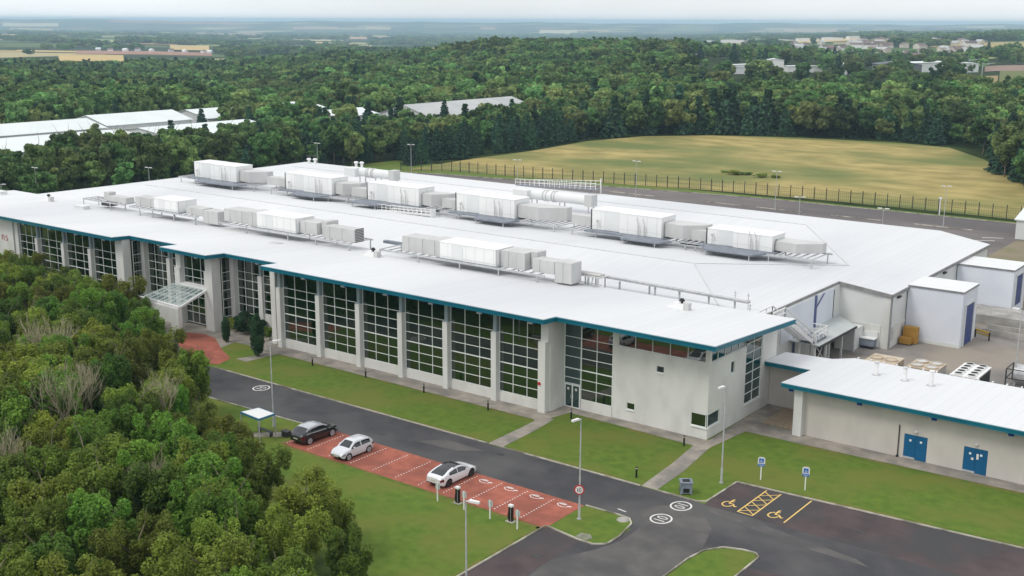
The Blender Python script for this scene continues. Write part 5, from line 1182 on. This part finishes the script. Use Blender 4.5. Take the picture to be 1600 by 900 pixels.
for i, (x, y, u_, s_) in enumerate(pts):
    h = (6.1 if x < -121 else 7.5) + wn(x*4, y*4) * 1.3 if x < -98 else (7.9 if x < -82 else 6.4) + wn(x*4, y*4, 1) * 1.3
    edge = not all(inside(x+a, y+c, FG) for a, c in ((3.2, 3), (4, 0), (0, 4)))
    if edge: h *= .86
    k = h / 8.0; w_ = k * rt.uniform(.95, 1.25); j = rt.randrange(6)
    olive = j % 2 == 1
    place = 'by the entrance canopy' if x < -112 else ('below the red entrance path' if x < -98 else ('left of the shelter' if x < -86 else ('below the shelter' if x < -74 else ('halfway down the lower lawn' if x < -60 else 'near the bottom edge'))))
    if edge: lab, grp = ('olive toned' if olive else 'mid green') + ' tree on the lawn side of the near belt ' + place, 'near belt edge, ' + ('olive ' if olive else 'green ') + place
    else: lab, grp = ('olive toned' if olive else 'deep green') + ' tree deep in the near belt ' + place, 'inside the near belt, ' + ('olive ' if olive else 'green ') + place
    tree('broadleaf_tree', (x, y, 0), (w_, w_, k), rt.uniform(0, 6.28), NB[j], NT[j % 3], lab, 'tree', grp)
for i, (x, y, h, lab) in enumerate(((-83.2, 50.5, 10.6, 'bare pale branched tree standing up in the middle of the near belt'), (-86.5, 53.0, 10.0, 'bare pale branched tree just left of the tallest bare one'), (-76.5, 40.0, 10.2, 'bare branched tree near the bottom left corner'), (-66.5, 44.5, 8.2, 'thin bare branched tree low in the belt near the lawn'), (-100.0, 58.5, 10.4, 'bare branched tree in the left part of the near belt'), (-79.5, 56.5, 9.2, 'bare branched tree in the belt below the shelter'))):
    tree('bare_tree', (x, y, 0), (h/7.0*.85, h/7.0*.85, h/7.0), i*1.3, None, BR[i % 3], lab, 'bare tree', 'bare trees in the near belt')
b = MB(); b.poly([(x, y, .03) for x, y in FG]); o = b.build('undergrowth', mat('undergrowth_green', (.035, .065, .010), (.08, .12, .02), .8, 1, bump=1, bscale=3)); struct(o)
# clipped evergreens and shrubs by the entrance
def cypress(name, seed, h, r, n):
    rs = np.random.default_rng(seed); cen = []; rad = []
    for i in range(70):
        t = i/70; z = .12*h + .85*h*t; q = r*min(1, (t+.12)*3.2)*(1-t*.2)**.7*(1 if t < .75 else (1-t)*3.4+.15); a = rs.uniform(0, 6.28)
        cen.append((math.cos(a)*q*.6, math.sin(a)*q*.6, z)); rad.append(r*.42*(1 if t < .8 else .6))
    V, F, T = leaves(rs, np.array(cen), np.array(rad), n, .13, squash=1.3, up_bias=.6); return mesh_np(name, V, F, MT['leafc'], T)
cy = cypress('crown_cypress', 5, 5.0, .85, 14000); ct = trunk_mesh('trunk_cypress', 6, 5, .12, 3)
tree('cypress', (-98.6, 82.85, 0), (1.0, 1.0, 1.0), 0, cy, ct, 'tall dark columnar evergreen on the stone strip left of the front lawn', 'evergreen', 'columnar evergreens by the entrance')
tree('cypress', (-106.1, 84.5, 0), (.62, .62, .62), 2, cy, ct, 'short columnar evergreen beside the red entrance path', 'evergreen', 'columnar evergreens by the entrance')
sh = broad_crown('crown_shrub', 41, 2.0, 1.3, 26, 7000, .13, MT['leafc'], low=.15); sh2 = broad_crown('crown_shrub', 42, 1.6, 1.1, 22, 5000, .13, MT['leafy'], low=.12); st_ = trunk_mesh('stem_shrub', 43, 1.6, .05, 5)
for (x, y), k, m_, lab in (((-107.5, 88.4), 1.25, sh, 'large dark shrub against the dark glazing right of the entrance'), ((-105.4, 88.4), 1.0, sh, 'dark shrub right of the largest one by the glazing'), ((-109.0, 88.2), 1.0, sh2, 'yellow green shrub behind the short evergreen'), ((-102.9, 88.3), .9, sh2, 'low yellow green shrub in front of the narrow double door')):
    tree('shrub', (x, y, 0), (k, k, k), x, m_, st_, lab, 'shrub', 'shrubs by the entrance glazing')

for i, (x, y, k) in enumerate(((-129, 262, 1.3), (-126.5, 263.5, 1.0), (-122, 262, 1.2), (-119, 263, .9), (-133, 264, .8))):
    tree('shrub', (x, y, -.2), (k*1.7, k*1.5, k*.55 if i < 5 else k*1.1), i, sh2, None, 'low scrub bush ' + ('in the dark patch of the meadow' if i < 5 else 'near the right corner of the meadow'), 'shrub', 'meadow scrub ' + ('patch' if i < 5 else 'corner'))
# woods behind the building
EXTRA = [(-251, 147, 1), (-250, 159, 0), (-251, 172, 0), (-250, 181, 1), (-252, 192, 0), (-258, 191, 1), (-298, 194, 0), (-299, 233, 1), (-256, 238, 0), (-252, 205, 0), (-251, 215, 1), (-252, 225, 0), (-268, 238, 0), (-280, 240, 1), (-256, 300, 1), (-254, 318, 0), (-254, 335, 1)]
MB_ = [broad_crown('crown_mid', 400+i, 10.0, [3.6, 4.0, 3.3, 3.8][i], 40, 5200, .62, MT['leafm' if i != 2 else 'leafmo'], low=.14) for i in range(4)]
MC_ = [conifer_crown('crown_conifer', 450+i, 12.0, [2.7, 3.0, 2.4][i], 5200, .6, MT['leafd']) for i in range(3)]
MTk = [trunk_mesh('trunk_mid', 460+i, 10.0, .2, 6) for i in range(2)]
MEAD = [(-203, 213), (-203, 250), (-202, 273), (-206, 307), (-200, 335), (-183, 353), (-154, 366), (-124, 370), (-104, 365), (-88, 338), (-80, 314), (-77, 299), (-66, 284), (-50, 262), (-30, 200), (-150, 195)]
SHED = [(-296, 138, -252, 194), (-322, 165, -296, 232), (-306, 194, -258, 236), (-326, 234, -300, 292), (-296, 268, -274, 292), (-284, 292, -254, 356)]
def blocked(x, y, m=2.5):
    if x > -214 and y < 225: return True
    if x > -206 and y < 200: return True
    if inside(x, y, MEAD): return True
    return any(a-m < x < c+m and b_-m < y < d+m for a, b_, c, d in SHED)
rt = random.Random(5); W = []
gu = 215
while gu < 1330:
    sp = 5.2 if gu < 480 else (6.2 if gu < 800 else 7.5); s_ = -.53
    while s_ < .53:
        u_ = gu + rt.uniform(-.42, .42)*sp; v_ = (s_*gu) + rt.uniform(-.42, .42)*sp; x, y = xy(u_, v_); s2 = v_/u_
        s_ += sp/gu
        if blocked(x, y): continue
        if u_ > 560 and s2 > .40 and u_ < 1000 and s2 - .40 > (u_-560)*-.0001: continue
        if 885 < u_ < 965 and -.055 < s2 < .037: continue
        if u_ > 690 and s2 > .14 and u_ < 900 and s2 < .30 and wn(x*2, y*2, 4) > .1: continue
        if 800 < u_ < 900 and .295 < s2 < .385: continue
        if u_ > 505 and s2 > .15 + max(0, 620-u_)*.0002 and rt.random() < (.93 if u_ < 880 else .84): continue
        if u_ > 700 and .10 < s2 <= .15 and rt.random() < .6: continue
        if u_ > 1130 and s2 < -.24: continue
        near_m = u_ < 430 and not blocked(x, y) and any(inside(x+a, y+c, MEAD) for a, c in ((11, -11), (0, -15), (14, -4)))
        pc = .035 + (.62 if near_m and s2 > -.2 else 0) + (.35 if -300 < x < -198 and 222 < y < 300 else 0) + (.12 if wn(x*1.5, y*1.5, 3) > .45 and u_ < 600 else 0)
        W.append((u_, x, y, s2, rt.random() < pc, rt.uniform(.68, 1.3), rt.uniform(0, 6.28)))
    gu += sp
W.sort(key=lambda w: w[0]); nb_ = nc_ = 0; FOR = []
for (u_, x, y, s2, con, k, rz) in W:
    k *= 1 + .18 * wn(x*2, y*2, 9)
    if -262 < x < -212 and y < 240: k *= .93
    elif -262 < x < -212 and y < 360: k *= .86
    if abs(s2) < .47 and ((con and nc_ < 150) or (not con and nb_ < 175)):
        z = tzf(x, y); side = ('at the far left edge' if s2 < -.38 else 'in front of the wide white shed' if s2 < -.30 else 'left of the tall rooftop unit' if s2 < -.26 else 'before the second group of sheds' if s2 < -.19 else 'in front of the large grey shed' if s2 < -.06 else 'at the left corner of the meadow' if s2 < .03 else 'along the middle of the far meadow edge' if s2 < .20 else 'along the right of the far meadow edge' if s2 < .36 else 'at the right corner of the meadow')
        if con:
            nc_ += 1; j = nc_ % 3; kk = k*.92 if s2 > 0 else k*.84; tree('conifer', (x, y, z), (kk, kk, kk), rz, MC_[j], None, 'dark conifer of the wood ' + side, 'conifer', 'conifers ' + side)
        else:
            nb_ += 1; j = nb_ % 4; kk = k*.92; tree('broadleaf_tree', (x, y, z), (kk, kk, kk), rz, MB_[j], MTk[j % 2], ('olive toned' if j == 2 else 'green') + ' leafy tree of the wood ' + side, 'tree', ('olive' if j == 2 else 'green') + ' leafy trees ' + side)
    else: FOR.append((x, y, tzf(x, y), rz, k, k, 3 if con else rt.randrange(3)))
for i, (x, y, con) in enumerate(EXTRA):
    k = .75 + .25*(i % 3)/2; tree('conifer' if con else 'broadleaf_tree', (x, y, 0), (k, k, k), i, MC_[i % 3] if con else MB_[i % 4], None if con else MTk[0], ('conifer' if con else 'leafy tree') + ' poking up in front of the white shed roofs', 'conifer' if con else 'tree', ('conifers' if con else 'leafy trees') + ' among the white sheds')
# wooded countryside further out
STRAW, PEACH, PINK, LIME, OLV, BRN = (.55, .40, .16), (.50, .31, .18), (.36, .19, .13), (.28, .33, .09), (.13, .15, .035), (.20, .14, .08)
FIELDS = ((1480, 2050, -.49, -.435, PEACH), (1480, 1800, -.385, -.33, STRAW), (1860, 2200, -.37, -.255, PINK), (2350, 2900, -.29, -.257, STRAW), (1990, 2150, -.42, -.36, STRAW), (3200, 3900, -.356, -.335, LIME), (2900, 3300, -.203, -.178, LIME), (2700, 3000, -.11, -.05, STRAW),
          (2600, 2750, -.20, -.17, STRAW), (4300, 5200, -.35, -.30, OLV), (5200, 6400, -.14, -.10, PEACH), (5200, 6000, -.03, .005, STRAW), (3900, 4500, .03, .11, STRAW), (4400, 5200, -.46, -.42, STRAW), (4200, 5000, .12, .15, PEACH), (890, 962, -.052, .034, (.36, .30, .12)),
          (600, 880, .413, .52, OLV), (700, 800, .372, .412, (.30, .22, .10)), (1200, 1650, .40, .52, LIME), (880, 1000, .40, .52, (.28, .19, .15)), (2600, 3300, .225, .295, STRAW), (3300, 3900, .36, .40, STRAW), (2500, 3000, .125, .20, (.4, .33, .2)), (3900, 5000, .33, .46, BRN), (11000, 13200, -.34, -.23, PINK), (5400, 6600, .20, .30, STRAW), (3300, 3700, -.17, -.12, STRAW), (6500, 8200, -.27, -.21, PINK), (2200, 2500, .27, .34, (.3, .26, .12)))
rt = random.Random(9); n_far = 0
while n_far < 11000:
    u_ = math.exp(rt.uniform(math.log(1330), math.log(8500))); s2 = rt.uniform(-.52, .52); x, y = xy(u_, s2*u_)
    c = wn(x*.9, y*.9, 1)*.6 + wn(x*.28, y*.28, 5)*.7
    th = -.05 if u_ < 2300 else .12
    if s2 > .1 and u_ < 2600: th = .38
    if s2 < -.05 and u_ < 1520 and not (-.445 < s2 < -.385): continue
    if s2 < -.05 and u_ < 2600: th = .18
    if c < th: continue
    if any(a[0] < u_ < a[1] and a[2] < s2 < a[3] for a in FIELDS): continue
    if s2 < -.25 and 1500 < u_ < 2300 and rt.random() < .8: continue
    if any(a[0]-260 < u_ <= a[0] and a[2] < s2 < a[3] for a in FIELDS) and u_ > 1500: continue
    n_far += 1; sc = 1.15 + min(u_, 6000)/2600; FOR.append((x, y, tzf(x, y)-.5, rt.uniform(0, 6.28), sc*rt.uniform(.8, 1.3), min(sc, 1.6)*rt.uniform(.6, 1.0), rt.randrange(3)))
far_col = bpy.data.collections.new('forest_crowns')
for i in range(3):
    o = bpy.data.objects.new('forest_crown', broad_crown('crown_far', 500+i, 10.5, [4.4, 4.8, 4.1][i], 26, 1300, 1.15, MT['leafm' if i != 1 else 'leafmo'], low=.1)); far_col.objects.link(o)
o = bpy.data.objects.new('forest_crown_z', conifer_crown('crown_far_conifer', 510, 12, 2.9, 1200, 1.1, MT['leafd'])); far_col.objects.link(o)
A = np.array(FOR); me = bpy.data.meshes.new('forest'); me.vertices.add(len(A)); me.vertices.foreach_set('co', A[:, :3].astype(np.float32).ravel())
for nm, tp, dat in (('rot', 'FLOAT_VECTOR', np.stack([A[:, 3]*0, A[:, 3]*0, A[:, 3]], 1)), ('scl', 'FLOAT_VECTOR', np.stack([A[:, 4], A[:, 4], A[:, 5]], 1))):
    a = me.attributes.new(nm, tp, 'POINT'); a.data.foreach_set('vector', dat.astype(np.float32).ravel())
a = me.attributes.new('pick', 'INT', 'POINT'); a.data.foreach_set('value', A[:, 6].astype(np.int32))
me.update(); fo = bpy.data.objects.new('forest', me); C.objects.link(fo); fo['kind'] = 'stuff'; fo['label'] = 'mixed woodland covering the land behind the building out to the far plain'; fo['category'] = 'forest'
ng = bpy.data.node_groups.new('forest_scatter', 'GeometryNodeTree')
ng.interface.new_socket('Geometry', in_out='INPUT', socket_type='NodeSocketGeometry'); ng.interface.new_socket('Geometry', in_out='OUTPUT', socket_type='NodeSocketGeometry')
gi = ng.nodes.new('NodeGroupInput'); go = ng.nodes.new('NodeGroupOutput'); ip = ng.nodes.new('GeometryNodeInstanceOnPoints'); ci = ng.nodes.new('GeometryNodeCollectionInfo')
ci.inputs['Collection'].default_value = far_col; ci.inputs['Separate Children'].default_value = True; ci.inputs['Reset Children'].default_value = True
def na(nm, tp):
    q = ng.nodes.new('GeometryNodeInputNamedAttribute'); q.data_type = tp; q.inputs['Name'].default_value = nm; return q.outputs['Attribute']
ip.inputs['Pick Instance'].default_value = True
ng.links.new(gi.outputs[0], ip.inputs['Points']); ng.links.new(ci.outputs[0], ip.inputs['Instance']); ng.links.new(na('pick', 'INT'), ip.inputs['Instance Index'])
er = ng.nodes.new('FunctionNodeEulerToRotation'); ng.links.new(na('rot', 'FLOAT_VECTOR'), er.inputs[0]); ng.links.new(er.outputs[0], ip.inputs['Rotation'])
ng.links.new(na('scl', 'FLOAT_VECTOR'), ip.inputs['Scale']); ng.links.new(ip.outputs[0], go.inputs[0])
fo.modifiers.new('scatter', 'NODES').node_group = ng

# ------------------------------------------------------------------ sheds beyond the trees
def gable(name, x0, x1, y0, y1, ze_, zr_, label, cat='industrial shed', group='white roofed sheds beyond the trees', wm='clad', rm='roof2', ridge=.5, rz=0, z=None, loc=None):
    """ridge along Y; x0..x1 wide"""
    cx, cy = (x0+x1)/2, (y0+y1)/2; w, d = (x1-x0)/2, (y1-y0)/2
    L_ = loc or (cx, cy, 0 if z is None else z); o = empty(name, L_, label, cat, group, rz)
    xr = -w + 2*w*ridge
    b = MB(); b.poly([(-w, -d, 0), (w, -d, 0), (w, -d, ze_), (xr, -d, zr_), (-w, -d, ze_)]); b.poly([(-w, d, 0), (w, d, 0), (w, d, ze_), (xr, d, zr_), (-w, d, ze_)][::-1])
    b.poly([(w, -d, 0), (w, d, 0), (w, d, ze_), (w, -d, ze_)]); b.poly([(-w, d, 0), (-w, -d, 0), (-w, -d, ze_), (-w, d, ze_)]); b.build('wall', wm, o)
    b = MB(); t = .12; e_ = .4
    for s in (-1, 1):
        xe = s*(w+e_); zz = ze_ - (zr_-ze_)/(abs(s*w-xr))*e_
        q = [(xe, -d-e_, zz), (xr, -d-e_, zr_+.05), (xr, d+e_, zr_+.05), (xe, d+e_, zz)]
        if s < 0: q = q[::-1]
        b.poly([(a, c, z_+t) for a, c, z_ in q][::-1]); b.poly(q)
        b.poly([q[0], q[3], (q[3][0], q[3][1], q[3][2]+t), (q[0][0], q[0][1], q[0][2]+t)]); b.poly([q[0], q[1], (q[1][0], q[1][1], q[1][2]+t), (q[0][0], q[0][1], q[0][2]+t)]); b.poly([q[2], q[3], (q[3][0], q[3][1], q[3][2]+t), (q[2][0], q[2][1], q[2][2]+t)])
    b.build('roof', rm, o); return o
gable('industrial_shed', -294, -260, 140, 188, 6, 7.6, 'wide white shed roof at the far left, nearest to the trees')
gable('industrial_shed', -318, -298, 150, 198, 6.3, 8.4, 'long narrow white shed roof at the left edge, behind the wide one')
gable('industrial_shed', -320, -300, 200, 230, 6.6, 9.0, 'narrow white shed roof with grey end wall, right of the long left one')
gable('industrial_shed', -296, -262, 196, 234, 5.4, 7.4, 'low white shed roof half hidden behind bushy trees')
gable('industrial_shed', -324, -302, 238, 270, 6.2, 8.4, 'white shed roof with flat end, second group from the left')
gable('industrial_shed', -322, -304, 273, 291, 6.8, 8.6, 'small white shed roof in the gap left of centre')
gable('industrial_shed', -294, -277, 270, 290, 6.0, 7.6, 'small low white shed beside the large grey roof')
gable('industrial_shed', -282, -256, 294, 354, 5.2, 9.0, 'large grey pitched shed roof rising above the conifers', rm='roofgrey')

def at(u_, s2): return xy(u_, s2*u_)
def far_box(name, u_, s2, w, d, h, label, cat, wm, rm, group=None, rz=.65, zr_=None):
    x, y = at(u_, s2); return gable(name, -w/2, w/2, -d/2, d/2, h, zr_ or h*1.25, label, cat, group, wm, rm, rz=rz, loc=(x, y, tzf(x, y)))
far_box('warehouse', 852, .325, 30, 24, 8.0, 'dark grey warehouse with dark opening among the trees at upper right', 'warehouse', 'greyshed', 'greyshed', rz=.55, zr_=10)
far_box('warehouse', 905, .362, 48, 30, 7.5, 'pale grey flat roofed warehouse right behind the dark one', 'warehouse', 'clad', 'roof2', rz=.6, zr_=8.3)
far_box('warehouse', 818, .318, 18, 8, 5.0, 'low white building in front of the dark warehouse', 'building', 'white', 'roof2', rz=.6)
for i, (u_, s2, w, d, h, lab) in enumerate(((760, .200, 20, 12, 5, 'small white building left of the group beyond the wood'), (775, .222, 10, 8, 8, 'white round topped store beside the small white buildings'), (790, .246, 24, 10, 4, 'long low pale building in the middle of the white group'), (812, .281, 11, 9, 7, 'white cube like building alone among trees'), (740, .186, 14, 8, 4, 'lowest flat building at the left of the white group'))):
    far_box('outlying_building', u_, s2, w, d, h, lab, 'building', 'white', 'roof2', 'white buildings beyond the wood', rz=.5+i*.1, zr_=h*1.1)
rt = random.Random(21); hm = [(MT['sandstone'], MT['slate'])]
nh = 0
while nh < 115:
    s2 = rt.uniform(.125, .40); u_ = rt.uniform(1250, 2500)
    if wn(u_*.8, s2*1500, 2) < -.25: continue
    nh += 1; w = rt.uniform(8, 13); d = rt.uniform(9, 20)
    band = 'nearer rows' if u_ < 1700 else ('middle rows' if u_ < 2100 else 'far rows')
    pale = rt.random() < .4
    far_box('house', u_, s2, w, d, rt.uniform(4.5, 6.5), ('pale fronted' if pale else 'stone fronted') + ' tiled roof house in the ' + band + ' of the distant town', 'house', 'white' if pale else 'sandstone', 'slate' if rt.random() < .75 else 'roofgrey', ('pale' if pale else 'stone') + ' houses in the ' + band, rz=rt.uniform(0, 3), zr_=8.5)
for i in range(9):
    far_box('cottage', 2190 + rt.uniform(-60, 60), -.353 + i*.0125 + rt.uniform(-.004, .004), 7, 9, 3.8, 'white cottage in the row between fields at far left', 'cottage', 'white', 'slate' if i % 2 else 'roof2', 'white cottages between the far left fields', rz=rt.uniform(0, 3), zr_=6)
for i in range(13):
    u_ = rt.uniform(2500, 3400); s2 = .08 + i*.021
    far_box('distant_shed', u_, s2, rt.uniform(30, 60), rt.uniform(16, 26), 8, 'long pale shed on the bright strip beyond the town', 'distant shed', 'white', 'roof2', 'pale sheds beyond the town', rz=rt.uniform(.4, .9), zr_=9)
for i, (u_, s2) in enumerate(((745, .379), (760, .398), (860, .386))):
    x, y = at(u_, s2); o = empty('rail_mast', (x, y, tzf(x, y)), ['left railway mast at upper right', 'right railway mast at upper right', 'farther thin railway mast at upper right'][i], 'mast', 'railway masts')
    b = MB(); b.tube((0, 0, 0), (0, 0, 11), .22); b.build('pole', 'steel', o); b = MB(); b.bar((0, 0, 10), (7, 3, 10.8), .25, .3); b.bar((0, 0, 8.8), (5, 2.2, 10.4), .15, .15); b.build('arm', 'steel', o)
rf = random.Random(33); more = []
for _ in range(70):
    u_ = math.exp(rf.uniform(math.log(2400), math.log(10500))); s0 = rf.uniform(-.5, .48); w = rf.uniform(.012, .05)
    if u_ < 3300 and s0 > .06: continue
    more.append((u_, u_*rf.uniform(1.03, 1.12), s0, s0+w, rf.choice((STRAW, STRAW, PEACH, LIME, (.6, .5, .3), OLV))))
FIELDS = FIELDS + tuple(more)
# pale and coloured fields
fm = {}
def field(u0, u1, s0, s1, c, dz=.6):
    key = tuple(c)
    if key not in fm: fm[key] = mat('field', c, tuple(q*.86 for q in c), .02, 1, stretch=(1, .3, 1))
    n = 14; ss = np.linspace(s0, s1, n); U, S = np.meshgrid(np.linspace(u0, u1, 8), ss, indexing='ij')
    wob = np.sin(S*140)*.02*(u1-u0)
    U = U + wob; X, Y = FX*U + FY*S*U, FY*U - FX*S*U; Z = tz(X, Y) + dz
    V = np.stack([X, Y, Z], -1).reshape(-1, 3); I = np.arange(8*n).reshape(8, n)
    F = np.stack([I[:-1, :-1], I[:-1, 1:], I[1:, 1:], I[1:, :-1]], -1).reshape(-1, 4)
    me = mesh_np('field', V, F, fm[key]); 
    if me.polygons[0].normal.z < 0: me.flip_normals()
    o = bpy.data.objects.new('field', me); C.objects.link(o); return struct(o)
for a in FIELDS:
    field(*a, dz=.6 if a[0] < 2000 else 1.6)

# ------------------------------------------------------------------ haze
hz_m = bpy.data.materials.new('haze'); hz_m.use_nodes = True; n = hz_m.node_tree.nodes; n.remove(n['Principled BSDF'])
pvn = n.new('ShaderNodeVolumePrincipled'); pvn.inputs['Color'].default_value = (.56, .79, 1.0, 1); pvn.inputs['Density'].default_value = 1.25e-4; pvn.inputs['Anisotropy'].default_value = .2
hz_m.node_tree.links.new(pvn.outputs[0], n['Material Output'].inputs['Volume'])
b = MB(); b.box(-22000, 22000, -22000, 22000, -101, 54); hz = b.build('haze', hz_m); hz['kind'] = 'stuff'; hz['label'] = 'pale blue haze over the far plain'; hz['category'] = 'haze'
